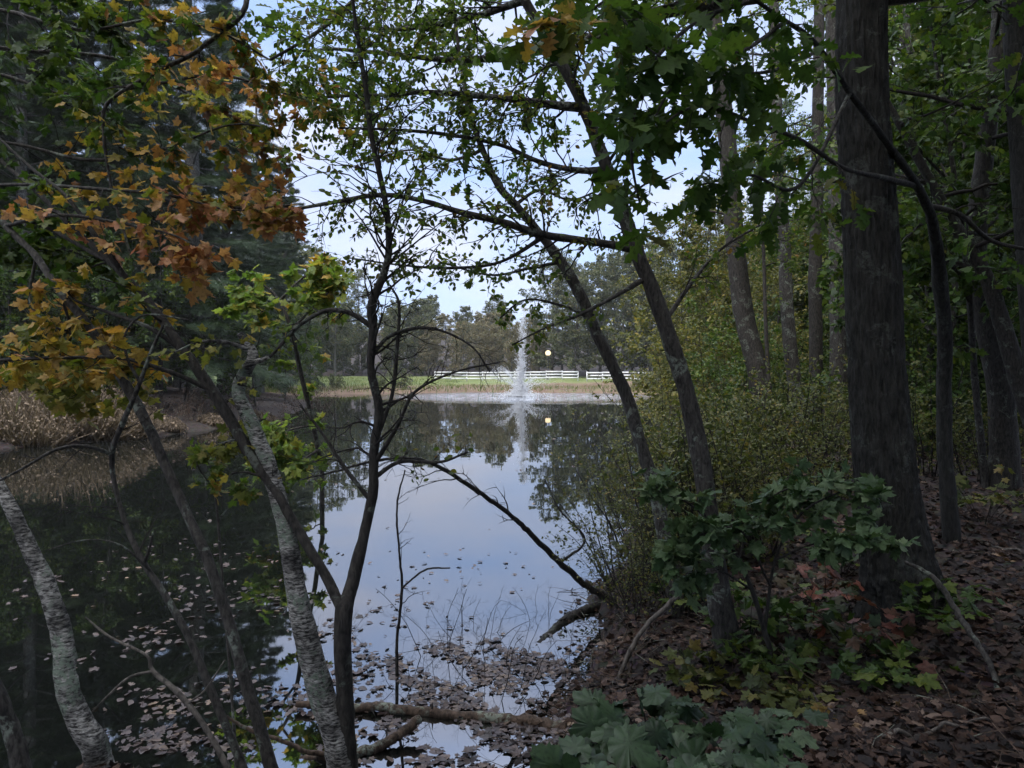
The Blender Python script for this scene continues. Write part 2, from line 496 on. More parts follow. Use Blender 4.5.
def plain(name, c, rough=0.6, metal=0.0, bump=0.0, nscale=20, var=0.25):
    m, n, o = mat_base(name)
    tcx = n.nodes.new('ShaderNodeTexCoord')
    a = noise(n, nscale, 4, 0.6, tcx.outputs['Object'])
    lo = tuple(v * (1 - var) for v in c)
    r = ramp(n, [(0.35, lo), (0.6, c)], a.outputs['Fac'])
    p = n.nodes.new('ShaderNodeBsdfPrincipled')
    n.links.new(r.outputs['Color'], p.inputs['Base Color'])
    p.inputs['Roughness'].default_value = rough; p.inputs['Metallic'].default_value = metal
    n.links.new(p.outputs[0], o.inputs['Surface'])
    return m


M_FENCE = plain('fence_white', (0.66, 0.67, 0.68), 0.5, 0, 0, 3, 0.12)
M_METAL = plain('dark_metal', (0.04, 0.04, 0.045), 0.45, 0.6)
M_FLOATBOX = plain('fountain_float', (0.03, 0.035, 0.04), 0.5)


def emis(name, c, s):
    m, n, o = mat_base(name)
    e = n.nodes.new('ShaderNodeEmission'); e.inputs['Color'].default_value = (*c, 1); e.inputs['Strength'].default_value = s
    n.links.new(e.outputs[0], o.inputs['Surface'])
    return m


M_LAMP = emis('lamp_glow', (1.0, 0.80, 0.50), 0.40)

# water drops of the fountain
m, n, o = mat_base('spray')
_d = n.nodes.new('ShaderNodeBsdfDiffuse'); _d.inputs['Color'].default_value = (0.9, 0.92, 0.95, 1)
_t = n.nodes.new('ShaderNodeBsdfTranslucent'); _t.inputs['Color'].default_value = (0.9, 0.92, 0.95, 1)
_x = n.nodes.new('ShaderNodeMixShader'); _x.inputs['Fac'].default_value = 0.5
n.links.new(_d.outputs[0], _x.inputs[1]); n.links.new(_t.outputs[0], _x.inputs[2]); n.links.new(_x.outputs[0], o.inputs['Surface'])
M_SPRAY = m

FOUNT = P(520, 395, 60.0); FOUNT[2] = 0.0

# pond water
m, n, o = mat_base('pond_water')
ge = n.nodes.new('ShaderNodeNewGeometry')
pos = ge.outputs['Position']
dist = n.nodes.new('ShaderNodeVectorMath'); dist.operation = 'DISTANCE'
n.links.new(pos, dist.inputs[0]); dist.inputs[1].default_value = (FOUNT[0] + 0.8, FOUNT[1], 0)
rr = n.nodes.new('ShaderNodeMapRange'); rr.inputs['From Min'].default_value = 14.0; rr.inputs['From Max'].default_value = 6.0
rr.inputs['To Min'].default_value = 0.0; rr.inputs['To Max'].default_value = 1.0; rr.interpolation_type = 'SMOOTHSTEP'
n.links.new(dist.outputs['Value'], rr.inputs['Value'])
n1 = noise(n, 0.55, 2, 0.5, pos)
n2 = noise(n, 3.2, 3, 0.6, pos)
b1 = n.nodes.new('ShaderNodeBump'); b1.inputs['Strength'].default_value = 0.10; b1.inputs['Distance'].default_value = 0.04
n.links.new(n1.outputs['Fac'], b1.inputs['Height'])
b2 = n.nodes.new('ShaderNodeBump'); b2.inputs['Distance'].default_value = 0.16
n.links.new(rr.outputs['Result'], b2.inputs['Strength']); n.links.new(n2.outputs['Fac'], b2.inputs['Height']); n.links.new(b1.outputs[0], b2.inputs['Normal'])
p = n.nodes.new('ShaderNodeBsdfPrincipled')
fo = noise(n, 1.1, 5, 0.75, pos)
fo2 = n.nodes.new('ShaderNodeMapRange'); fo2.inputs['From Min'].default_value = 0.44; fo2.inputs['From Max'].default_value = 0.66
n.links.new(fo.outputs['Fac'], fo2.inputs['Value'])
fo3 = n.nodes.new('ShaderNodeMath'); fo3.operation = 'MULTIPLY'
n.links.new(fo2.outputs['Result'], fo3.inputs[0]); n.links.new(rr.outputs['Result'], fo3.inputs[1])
n.links.new(mixc(n, fo3.outputs[0], (0.006, 0.007, 0.006), (0.60, 0.64, 0.72)), p.inputs['Base Color'])     # froth from the spray, whitened to paint in the sky shining on the ripples
p.inputs['Roughness'].default_value = 0.015
p.inputs['IOR'].default_value = 4.0
n.links.new(b2.outputs[0], p.inputs['Normal'])
n.links.new(p.outputs[0], o.inputs['Surface'])
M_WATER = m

# ground: wet leaf mould near, sandy bank and mown lawn beyond the pond
m, n, o = mat_base('forest_ground')
ge = n.nodes.new('ShaderNodeNewGeometry'); pos = ge.outputs['Position']
a = noise(n, 7, 6, 0.7, pos); v = n.nodes.new('ShaderNodeTexVoronoi'); v.inputs['Scale'].default_value = 14; n.links.new(pos, v.inputs['Vector'])
c1 = ramp(n, [(0.3, (0.012, 0.009, 0.007)), (0.5, (0.032, 0.022, 0.017)), (0.7, (0.07, 0.048, 0.04))], a.outputs['Fac'])
hs = n.nodes.new('ShaderNodeHueSaturation'); hs.inputs['Saturation'].default_value = 0.5; hs.inputs['Value'].default_value = 0.07
n.links.new(v.outputs['Color'], hs.inputs['Color'])
litter = mixc(n, 0.35, c1.outputs['Color'], hs.outputs['Color'])
g1 = noise(n, 0.5, 5, 0.7, pos)
lawn = ramp(n, [(0.3, (0.085, 0.115, 0.04)), (0.55, (0.13, 0.155, 0.055)), (0.75, (0.2, 0.19, 0.09))], g1.outputs['Fac'])
g2 = noise(n, 0.9, 5, 0.7, pos)
bank = ramp(n, [(0.3, (0.0840, 0.0540, 0.0372)), (0.5, (0.1500, 0.1020, 0.0744)), (0.65, (0.1200, 0.1140, 0.0558)), (0.8, (0.2040, 0.1680, 0.1240))], g2.outputs['Fac'])
sx = n.nodes.new('ShaderNodeSeparateXYZ'); n.links.new(pos, sx.inputs[0])
far1 = n.nodes.new('ShaderNodeMapRange'); far1.inputs['From Min'].default_value = 46; far1.inputs['From Max'].default_value = 56
n.links.new(sx.outputs['Y'], far1.inputs['Value'])
far2 = n.nodes.new('ShaderNodeMath'); far2.operation = 'MULTIPLY_ADD'
n.links.new(g1.outputs['Fac'], far2.inputs[0]); far2.inputs[1].default_value = 16.0; n.links.new(sx.outputs['Y'], far2.inputs[2])
xl = n.nodes.new('ShaderNodeMath'); xl.operation = 'MULTIPLY_ADD'                # the lawn comes closer to the water on the west side
n.links.new(sx.outputs['X'], xl.inputs[0]); xl.inputs[1].default_value = -0.45; n.links.new(far2.outputs[0], xl.inputs[2])
far3 = n.nodes.new('ShaderNodeMapRange'); far3.inputs['From Min'].default_value = 87; far3.inputs['From Max'].default_value = 91
n.links.new(xl.outputs[0], far3.inputs['Value'])
far4 = n.nodes.new('ShaderNodeMapRange'); far4.inputs['From Min'].default_value = 104; far4.inputs['From Max'].default_value = 112
n.links.new(sx.outputs['Y'], far4.inputs['Value'])
cc = mixc(n, far3.outputs['Result'], bank.outputs['Color'], lawn.outputs['Color'])
cc = mixc(n, far4.outputs['Result'], cc, litter)
cc = mixc(n, far1.outputs['Result'], litter, cc)
p = n.nodes.new('ShaderNodeBsdfPrincipled'); n.links.new(cc, p.inputs['Base Color'])
p.inputs['Roughness'].default_value = 0.9; p.inputs['Specular IOR Level'].default_value = 0.15
bp = n.nodes.new('ShaderNodeBump'); bp.inputs['Strength'].default_value = 0.7; bp.inputs['Distance'].default_value = 0.03
n.links.new(a.outputs['Fac'], bp.inputs['Height']); n.links.new(bp.outputs[0], p.inputs['Normal'])
n.links.new(p.outputs[0], o.inputs['Surface'])
M_GROUND = m

# ------------------------------------------------------------------ the setting


def grid_axis(fine0, fine1, step, lo, hi, grow=1.11):
    a = list(np.arange(fine0, fine1 + 1e-6, step))
    s_, x = step, a[-1]
    while x < hi:
        s_ = min(s_ * grow, 60); x += s_; a.append(x)
    s_, x = step, a[0]
    while x > lo:
        s_ = min(s_ * grow, 60); x -= s_; a.insert(0, x)
    return np.array(a)


gx = grid_axis(-3.0, 6.0, 0.07, -330, 330, 1.07)
gy = grid_axis(2.6, 10.0, 0.07, -120, 420, 1.05)
XX, YY = np.meshgrid(gx, gy)
ZZ = hgt(XX, YY)
mb = MB()
nx, ny = len(gx), len(gy)
ii = (np.arange(ny - 1)[:, None] * nx + np.arange(nx - 1)[None, :])
mb.add(np.stack([XX, YY, ZZ], -1).reshape(-1, 3), np.stack([ii, ii + 1, ii + nx + 1, ii + nx], -1).reshape(-1, 4))
tag(mb.build('ground', M_GROUND, smooth=True), kind='structure')

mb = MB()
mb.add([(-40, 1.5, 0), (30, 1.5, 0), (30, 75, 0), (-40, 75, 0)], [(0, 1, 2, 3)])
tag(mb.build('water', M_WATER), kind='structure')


# ------------------------------------------------------------------ growing
def catmull(pts, n_per=8):
    pts = np.asarray(pts, float)
    p = np.vstack([2 * pts[0] - pts[1], pts, 2 * pts[-1] - pts[-2]])
    o = []
    for i in range(1, len(p) - 2):
        t = np.linspace(0, 1, n_per, endpoint=False)[:, None]
        o.append(0.5 * (2 * p[i] + (p[i + 1] - p[i - 1]) * t + (2 * p[i - 1] - 5 * p[i] + 4 * p[i + 1] - p[i + 2]) * t ** 2 + (3 * p[i] - p[i - 1] - 3 * p[i + 1] + p[i + 2]) * t ** 3))
    o.append(p[-2:-1])
    return np.vstack(o)


def unit(v):
    return v / (np.linalg.norm(v) + 1e-9)


def twig(start, d, L, n=6, droop=0.15, wob=0.18):
    pts = [np.asarray(start, float)]
    d = unit(np.asarray(d, float))
    for i in range(n):
        d = unit(d + wob * rng.normal(size=3) + np.array((0, 0, -droop / n)))
        pts.append(pts[-1] + d * L / n)
    return np.array(pts)


class Leaves:
    """Positions of leaves gathered while a plant grows, built into one mesh."""
    def __init__(s):
        s.p = []; s.a = []

    def add(s, p, a):
        s.p.append(p); s.a.append(a)

    def build(s, name, tmpl, size, mat, parent, jit=0.3, flat=0.75, label=None):
        if not s.p: return None
        p = np.array(s.p); a = np.array(s.a); N = len(p)
        a = a + rng.normal(size=(N, 3)) * 0.45 + np.array((0, 0, -0.35 * (1 - flat) - 0.1))
        nn = np.array((0, 0, 1.0)) * flat + rng.normal(size=(N, 3)) * 0.45
        b = MB()
        b.leaves(tmpl, p, size * rng.uniform(1 - jit, 1 + jit, N), a, nn)
        o = b.build(name, mat, parent)
        if label: o['label'] = label
        return o


def branch_out(mb, lv, path, rad, n=12, t0=0.25, t1=1.0, L=(0.4, 0.9), ang=(35, 70), flatz=0.5, droop=0.15, sub=4, subL=0.45, per=4, r=0.35, leafgap=0.02, up=0.0, minr=0.001, az=None):
    """Side branches and twigs along a path; leaves go into lv along the twigs."""
    N = len(path)
    for k in range(n):
        t = t0 + (t1 - t0) * ((k + rng.uniform(0, 1)) / n)
        i = min(N - 2, int(t * (N - 1)))
        tan = unit(path[i + 1] - path[i])
        side = rng.normal(size=3) if az is None else np.asarray(az) + 0.5 * rng.normal(size=3)
        side[2] *= flatz; side[2] += up
        side = unit(side - tan * np.dot(side, tan))
        a = math.radians(rng.uniform(*ang))
        d = tan * math.cos(a) + side * math.sin(a)
        l = rng.uniform(*L) * (1.15 - 0.5 * t)
        tw = twig(path[i], d, l, 7, droop)
        r0 = max(minr, rad[i] * r)
        mb.tube(tw, np.linspace(r0, minr * 0.7, len(tw)), 5 if r0 > 0.004 else 4)
        ends = [(tw, l)]
        for q in range(sub):
            j = rng.integers(1, 7)
            s2 = rng.normal(size=3); s2[2] *= flatz
            td = unit(tw[min(j + 1, 7)] - tw[j - 1])
            s2 = unit(s2 - td * np.dot(s2, td))
            a2 = math.radians(rng.uniform(30, 65))
            t2 = twig(tw[j], td * math.cos(a2) + s2 * math.sin(a2), l * subL * rng.uniform(0.6, 1.2), 5, droop)
            mb.tube(t2, np.linspace(max(minr, r0 * 0.5), minr * 0.6, len(t2)), 4)
            ends.append((t2, l * subL))
        if lv is not None and per > 0:
            for tp, _l in ends:
                for q in range(per):
                    u = rng.uniform(0.25, 1.0) * (len(tp) - 1)
                    j = min(len(tp) - 2, int(u)); f_ = u - j
                    pp = tp[j] * (1 - f_) + tp[j + 1] * f_
                    s3 = rng.normal(size=3); s3[2] = s3[2] * 0.4 - 0.15
                    aa = unit(unit(tp[j + 1] - tp[j]) * 0.5 + unit(s3))
                    lv.add(pp + aa * leafgap, aa)


def pix_path(pts, n_per=8, wob=0.0):
    """pts: (px, py, Y, width px) -> smoothed world path and radii"""
    w = np.array([P(a, b, c) for a, b, c, _ in pts])
    r = np.array([wd_ / 2 / F * c / math.hypot(1.0, (a - W / 2) / F) for a, b, c, wd_ in pts])
    path = catmull(w, n_per)
    rr_ = np.interp(np.linspace(0, len(r) - 1, len(path)), np.arange(len(r)), r)
    if wob:
        path[1:-1] += rng.normal(size=(len(path) - 2, 3)) * wob * rr_[1:-1, None]
    return path, rr_


def root_at(pts):
    """Base of a traced tree: the ground under its first point; prepends that point to the list."""
    px, py, Y, w = pts[0]
    p = P(px, py, Y)
    g = min(hz(p[0], p[1]), p[2])
    return np.array((p[0], p[1], g - 0.02))


def traced_tree(name, label, cat, stems, bark, twigs=None, group=None, rough=0.05, sides=12, flare=1.35, foliage=None, limb_bark=None):
    """stems: list of pixel polylines; the first is the trunk, the others limbs.
    twigs: {stem index: [(leaf key, kwargs)]}; foliage: {leaf key: (template, size, material, label)}"""
    base = root_at(stems[0])
    root = thing(name, label, cat, base, group)
    LV = {k: Leaves() for k in (foliage or {})}
    for si, st in enumerate(stems):
        path, rad = pix_path(st, 9)
        if si == 0:
            top = path[0].copy()
            foot = np.array((top[0], top[1], base[2] - 0.15))
            if top[2] - foot[2] > 0.05:
                k = max(3, int((top[2] - foot[2]) / 0.08))
                ext = np.linspace(foot, top, k, endpoint=False)
                path = np.vstack([ext, path]); rad = np.concatenate([np.linspace(rad[0] * flare, rad[0], k, endpoint=False), rad])
        mb = MB()
        mb.tube(path, rad, sides if si == 0 else max(6, sides - 4), rough)
        ob = mb.build('trunk' if si == 0 else 'limb', bark if (si == 0 or limb_bark is None) else limb_bark, root, True)
        if twigs and si in twigs:
            tb = MB()
            for key, kw in twigs[si]:
                branch_out(tb, LV.get(key), path, rad, **kw)
            tb.build('twigs', B_TWIG, root)
    for k, (tm, size, mt, lab) in (foliage or {}).items():
        LV[k].build('foliage', tm, size, mt, root, label=lab)
    return root


# ------------------------------------------------------------------ kinds of tree that stand in numbers
def forest_tree(name, label, cat, h, r, c0, nl, llen, leafkey, leafsize, leafmat_, bark, group=None, per=9, tmpl=DIAM, n=9, lean=0.3):
    root = thing(name, label, cat, (0, 0, 0), group)
    z = np.linspace(-0.3, h, 26)
    ph = rng.uniform(0, 6)
    path = np.stack([lean * np.sin(z * 0.22 + ph) * z / h, lean * np.cos(z * 0.18 + ph) * z / h, z], -1)
    path[:, :2] -= path[1, :2]
    rad = r * (1 - 0.82 * (np.clip(z, 0, h) / h) ** 1.1) + 0.35 * r * np.exp(-np.clip(z, 0, h) / 0.35)
    mb = MB(); mb.tube(path, rad, 12, 0.04)
    mb.build('trunk', bark, root, True)
    lv = Leaves(); tb = MB()
    for k in range(nl):
        t = c0 + (0.98 - c0) * (k + rng.uniform(0, 1)) / nl
        i = int(t * 25); a = k * 2.4 + rng.uniform(-.5, .5)
        u = (t - c0) / (1 - c0)
        L_ = llen * (0.55 + 0.9 * math.sin(math.pi * (0.18 + 0.76 * u))) * rng.uniform(0.6, 1.1)
        d = np.array((math.cos(a), math.sin(a), 0.35 + 0.7 * u))
        lp = twig(path[i], d, L_, 8, -0.15, 0.16)
        lr = np.linspace(min(rad[i] * 0.55, 0.02 * L_ + 0.01), 0.006, 9)
        tb.tube(lp, lr, 6)
        branch_out(tb, lv, lp, lr, n=n, t0=0.2, L=(0.28 * L_, 0.5 * L_), flatz=0.7, droop=0.1, sub=4, per=per, leafgap=leafsize * 0.4, minr=0.005)
    tb.build('branches', bark, root)
    lv.build('crown', tmpl, leafsize, leafmat_, root, 0.35, 0.5)
    return root


def pine(name, label, cat, h, r, c0, whorls, blen, needle=0.42, group=None, dense=34, drop=0.25):
    root = thing(name, label, cat, (0, 0, 0), group)
    z = np.linspace(-0.3, h, 24)
    path = np.stack([0.12 * np.sin(z * .3), 0.1 * np.cos(z * .27), z], -1); path[:, :2] -= path[1, :2]
    rad = r * (1 - 0.93 * (np.clip(z, 0, h) / h)) + 0.3 * r * np.exp(-np.clip(z, 0, h) / 0.4)
    mb = MB(); mb.tube(path, rad, 12, 0.04); mb.build('trunk', B_PALE, root, True)
    tb = MB(); Pp, Aa = [], []
    for w in range(whorls):
        t = c0 + (0.99 - c0) * w / (whorls - 1)
        i = min(22, int(t * 23)); f_ = t * 23 - i
        pz = path[i] * (1 - f_) + path[i + 1] * f_
        u = (t - c0) / (1 - c0)
        nb = 6 if u < 0.85 else 4
        for q in range(nb):
            a = q * 2 * math.pi / nb + w * 1.1 + rng.uniform(-.3, .3)
            L_ = max(0.5, blen * (1 - 0.85 * u ** 1.3)) * rng.uniform(0.65, 1.15)
            d = np.array((math.cos(a), math.sin(a), 0.10 + 0.5 * u))
            bp_ = twig(pz, d, L_, 8, drop, 0.08)
            tb.tube(bp_, np.linspace(0.012 * L_ + 0.008, 0.006, 9), 5)
            for k in range(int(dense * (0.4 + 0.6 * L_ / blen))):
                uu = rng.uniform(0.25, 1.0) ** 0.8 * 8; j = min(7, int(uu))
                td = unit(bp_[j + 1] - bp_[j])
                sd_ = np.cross(td, (0, 0, 1)) * rng.choice((-1, 1))
                off = rng.uniform(0, 0.22) * L_ * (1.1 - uu / 9)
                p0 = bp_[j] + (bp_[j + 1] - bp_[j]) * (uu - j) + sd_ * off + np.array((0, 0, -0.25 * off))
                Pp.append(p0); Aa.append(unit(td * 0.7 + sd_ * 0.6 + np.array((0, 0, -0.15))))
    tb.build('branches', B_PALE, root)
    Pp, Aa = np.array(Pp), np.array(Aa)
    mb = MB()
    mb.leaves(NEEDLE, Pp, needle * rng.uniform(.6, 1.2, len(Pp)), Aa + 0.25 * rng.normal(size=Aa.shape), np.array((0, 0, 1.0)) + 0.3 * rng.normal(size=Aa.shape))
    mb.build('crown', M_NEEDLE, root)
    return root


def shrub(name, label, cat, h, spread, stems, leafsize, mt, tmpl=OVAL, n=10, per=4, group=None, bark=None, L=(0.25, 0.6), sub=4, r=0.012):
    root = thing(name, label, cat, (0, 0, 0), group)
    tb = MB(); lv = Leaves()
    for k in range(stems):
        a = k * 2.4 + rng.uniform(-.4, .4); s = spread * rng.uniform(0.3, 1.0)
        b0 = np.array((0.12 * math.cos(a), 0.12 * math.sin(a), -0.1))
        d = np.array((math.cos(a) * s / h, math.sin(a) * s / h, 1.0))
        pt = twig(b0, d, h * rng.uniform(0.65, 1.1), 9, 0.12, 0.1)
        rr_ = np.linspace(r * rng.uniform(.7, 1.2), 0.002, 10)
        tb.tube(pt, rr_, 6, 0.05)
        branch_out(tb, lv, pt, rr_, n=n, t0=0.2, L=(L[0] * h * .5, L[1] * h * .5), flatz=0.6, sub=sub, per=per, leafgap=leafsize * 0.4)
    tb.build('stems', bark or B_TWIG, root)
    if per:
        lv.build('foliage', tmpl, leafsize, mt, root)
    return root


def at(px, Y, zoff=0.0):
    x = (px - 512) / F * Y
    return (x, Y, hz(x, Y) + zoff)


def scatter_copies(proto, spots, smin=0.85, smax=1.15, lean=0.03):
    first = True
    for px, Y in spots:
        s = rng.uniform(smin, smax); rz = rng.uniform(0, 6.28)
        ln = (rng.uniform(-lean, lean), rng.uniform(-lean, lean))
        if first:
            proto.location = at(px, Y); proto.rotation_euler = (ln[0], ln[1], rz); proto.scale = (s, s, s); first = False
        else:
            dup(proto, at(px, Y), rz, s, lean=ln)


# far bank: the wood behind the lawn and the fence
GF = 'autumn trees in the wood beyond the white fence'
fa = forest_tree('autumn_tree', 'slender brown and grey green autumn tree in the wood beyond the white fence', 'tree', 13, .15, .15, 26, 2.6, '', .26, M_FARLEAF, B_PALE, GF, 8)
fb = forest_tree('autumn_tree', 'slender brown and grey green autumn tree in the wood beyond the white fence', 'tree', 14, .16, .10, 28, 2.9, '', .27, M_FARGREEN, B_PALE, GF, 10)
fc = forest_tree('autumn_tree', 'slender brown and grey green autumn tree in the wood beyond the white fence', 'tree', 12, .13, .12, 24, 2.4, '', .23, M_FARLEAF, B_PALE, GF, 6)
sp = []
for k in range(16): sp.append((rng.uniform(380, 545), rng.uniform(112, 126)))
scatter_copies(fa, sp, .48, .72)
sp = [(392, 108), (415, 111), (300, 104), (322, 108), (343, 112), (362, 116)] + [(rng.uniform(250, 400), rng.uniform(110, 130)) for _ in range(8)] + [(rng.uniform(400, 540), rng.uniform(120, 132)) for _ in range(6)]
scatter_copies(fb, sp, .52, .85)
scatter_copies(fc, [(x, rng.uniform(106, 112)) for x in (428, 447, 463, 480, 496, 512, 527)], .6, .8)
ft = forest_tree('tall_grey_tree', 'tall soft grey green tree at the west end of the far lawn', 'tree', 19, .22, .2, 28, 3.4, '', .27, M_FARGREEN, B_PALE, 'tall trees at the west end of the far lawn', 7)
scatter_copies(ft, [(300, 98), (335, 106), (358, 118), (272, 92), (318, 118)], .8, 1.05)
# the darker stand on the east side behind the fence
GE = 'dark trees behind the east part of the fence'
fd = forest_tree('dark_tree', 'dark green and brown tree in the stand behind the lamp and east fence', 'tree', 17, .2, .1, 30, 3.4, '', .27, M_FARGREEN, B_GREY, GE, 11)
scatter_copies(fd, [(552, 106), (575, 101), (600, 105), (622, 99), (645, 103), (668, 98), (690, 104), (588, 118), (632, 116), (660, 112), (720, 100), (745, 92)], .8, 1.1)
fp = pine('far_pine', 'dark pine rising among the trees behind the east fence', 'pine', 17, .2, .12, 22, 3.2, .6, GE, 40)
scatter_copies(fp, [(562, 112), (612, 110), (650, 110), (690, 112)], .85, 1.1)

# west bank evergreens
pw = pine('white_pine', 'great white pine with pale grey trunk behind the orange leaves on the west bank', 'pine', 25, .42, .10, 30, 4.2, .42, None, 130, 0.35)
pw.location = at(196, 31)
GW = 'evergreens crowding the west bank'
pl_ = 'tall dark evergreen among those crowding the west bank of the pond'
p2 = dup(pw, at(95, 30), 1.1, 0.85, pl_, GW)
for px, Y, s in ((30, 27, .8), (145, 39, .95), (258, 50, .86), (-45, 27, .9), (60, 40, 1.0), (-10, 36, .95), (225, 42, .9), (120, 52, 1.0), (180, 55, 1.05), (30, 55, 1.1), (-80, 34, 1), (285, 66, .85)):
    dup(pw, at(px, Y), rng.uniform(0, 6), s, pl_, GW)
scatter_copies(dup(fd, (0, 0, 0), 0, 1, 'dark dense tree filling the wood behind the west pines', 'trees behind the west pines'),
               [(-110, 44), (-70, 50), (-35, 46), (0, 52), (35, 47), (70, 56), (105, 60), (140, 62), (170, 66), (205, 62), (235, 68), (262, 74), (-140, 52), (-90, 60), (20, 64), (55, 70), (90, 74), (130, 76), (-20, 68), (280, 82), (190, 80), (245, 84)], .85, 1.2)
mwp = forest_tree('understory_tree', 'small dark understory tree beneath the evergreens on the west bank', 'tree', 7, .08, .1, 16, 1.8, '', .11, M_GREEN, B_GREY, 'understory trees under the west evergreens', 10)
scatter_copies(mwp, [(10, 25), (60, 26), (110, 27), (160, 29), (215, 31), (255, 36), (285, 44), (-40, 23), (130, 34), (80, 33), (310, 58), (20, 36), (180, 42), (235, 52)], .6, 1.0, .06)

# woods on the east side
GR = 'dim trees deep in the woods behind the big trunk'
wa = forest_tree('woodland_tree', 'dim straight woodland tree deep in the woods behind the big trunk', 'tree', 18, .17, .28, 22, 3.2, '', .13, M_GREEN, B_DARK, GR, 10)
wb = forest_tree('woodland_tree', 'dim straight woodland tree deep in the woods behind the big trunk', 'tree', 16, .13, .22, 20, 2.9, '', .12, M_THICK, B_DARK, GR, 9)
wsp = []
for k in range(70):
    Y = rng.uniform(17, 70); px = rng.uniform(700, 1250)
    x = (px - 512) / F * Y
    if pond_dist(np.array([x]), np.array([Y]))[0] > 1.5 and not (px < 870 and Y < 48):
        wsp.append((px, Y))
scatter_copies(wa, wsp[::2], .8, 1.15, .05)
scatter_copies(wb, wsp[1::2], .8, 1.1, .06)
wc = forest_tree('shade_tree', 'spreading oak added out of view behind the viewpoint to shade the foreground', 'tree', 15, .2, .3, 30, 4.6, '', .22, M_GREEN, B_GREY, 'oaks added to shade the foreground', 10)
first = True  # unseen canopy round the viewpoint, added to keep sky light off the foreground
for x, y, s in ((-4.5, -5.5, 1.0), (3.5, -6.5, 1.0), (7.5, -1.5, 1.0), (-8, -5, 1.1), (-1, -8, 1.1), (6, -8, 1.1), (11, -5, 1.1), (10, 5, 1.05), (2, -15, 1.2), (14, -13, 1.2), (-8, -15, 1.2), (15, 2, 1.1)):
    if first:
        wc.location = (x, y, hz(x, y)); first = False
    else:
        dup(wc, (x, y, hz(x, y)), rng.uniform(0, 6), s)
GU = 'leafy saplings filling the woods floor behind the big trunk'
us = shrub('leafy_sapling', 'thin leafy sapling in the dim woods floor behind the big trunk', 'sapling', 3.2, 1.2, 4, .075, M_GREEN, OVAL, 12, 5, GU)
usp = []
for k in range(95):
    Y = rng.uniform(11, 48); px = rng.uniform(690, 1150)
    x = (px - 512) / F * Y
    if pond_dist(np.array([x]), np.array([Y]))[0] > 1.0 and not (900 < px and Y < 12):
        usp.append((px, Y))
scatter_copies(us, usp, .6, 1.25, .08)
ut = forest_tree('understory_tree', 'small dense green understory tree in the dim woods on the east side', 'tree', 6.5, .06, .08, 22, 2.0, '', .12, M_GREEN, B_DARK, 'understory trees filling the east woods', 12)
uts = []
for k in range(60):
    Y = rng.uniform(12.5, 42); px = rng.uniform(850, 1200) if k % 4 else rng.uniform(760, 860)
    if px < 860 and Y < 30: Y += 16
    uts.append((px, Y))
scatter_copies(ut, uts, .65, 1.2, .06)
# yellow green thicket along the east shore
GT = 'yellow green shrubs of the east shore thicket'
ys = shrub('thicket_shrub', 'tall yellow green shrub in the thicket on the east shore', 'shrub', 3.9, 1.3, 7, .085, M_THICK, OVAL, 13, 6, GT)
scatter_copies(ys, [(672, 18), (705, 19), (690, 25), (720, 22), (745, 20.5), (765, 22), (795, 23), (668, 33), (690, 35), (715, 31), (750, 28), (678, 45), (700, 47), (725, 41), (830, 24), (785, 27)], .75, 1.15, .08)
yt = forest_tree('young_beech', 'young yellow green tree rising out of the east shore thicket', 'tree', 7.2, .06, .15, 20, 2.0, '', .10, M_THICK, B_GREY, 'young trees in the east shore thicket', 12)
scatter_copies(yt, [(680, 24), (708, 23), (740, 26), (680, 37), (705, 35), (770, 30), (800, 32), (735, 41), (830, 37), (865, 42), (680, 51), (705, 55)], .7, 1.0, .06)
yl = shrub('low_thicket_shrub', 'low olive green shrub among the mid trunks by the east shore', 'shrub', 1.7, .9, 9, .045, M_OLIVE, OVAL, 10, 4, 'low shrubs under the mid trunks', sub=3)
scatter_copies(yl, [(668, 11), (700, 10), (735, 9.5), (770, 10.5), (800, 11), (835, 12.5), (720, 12.5), (760, 13), (690, 13), (660, 14), (820, 9.5), (652, 8.2), (692, 8.0), (738, 7.8), (785, 8.2), (828, 8.4), (668, 9.2), (712, 9.0), (757, 9.2), (718, 6.9), (765, 7.2), (925, 10), (975, 9.5), (905, 12), (1010, 11)], .75, 1.2, .08)

# ------------------------------------------------------------------ far bank furniture
def fence_run(a, b, label):
    """Three rail fence from a to b (pixel x, depth)."""
    A, B = np.array(at(*a)), np.array(at(*b))
    root = thing('rail_fence', label, 'fence', A)
    L_ = np.linalg.norm((B - A)[:2]); n_ = max(2, int(round(L_ / 2.0)))
    ang = math.atan2(B[1] - A[1], B[0] - A[0])
    pts = [A + (B - A) * k / n_ for k in range(n_ + 1)]
    for p_ in pts: p_[2] = hz(p_[0], p_[1])
    for p_ in pts:
        mb = MB(); mb.box(p_ + np.array((0, 0, .5)), (.13, .13, 1.28), ang); mb.box(p_ + np.array((0, 0, 1.155)), (.17, .17, .03), ang)
        mb.build('post', M_FENCE, root)
    for hgt_ in (0.34, 0.70, 1.04):
        mb = MB()
        for p_, q in zip(pts[:-1], pts[1:]):
            c = (p_ + q) / 2 + np.array((0, 0, hgt_)); e = np.linalg.norm((q - p_)[:2])
            mb.box(c + np.array((0, -.086, 0)), (e - .004, .04, .17), ang)
        mb.build('rail', M_FENCE, root)
    return root


fence_run((435, 90), (578, 90), 'long white three rail fence crossing behind the fountain on the far bank')
fence_run((587, 88), (700, 84), 'shorter white fence run starting after the gap east of the fountain')

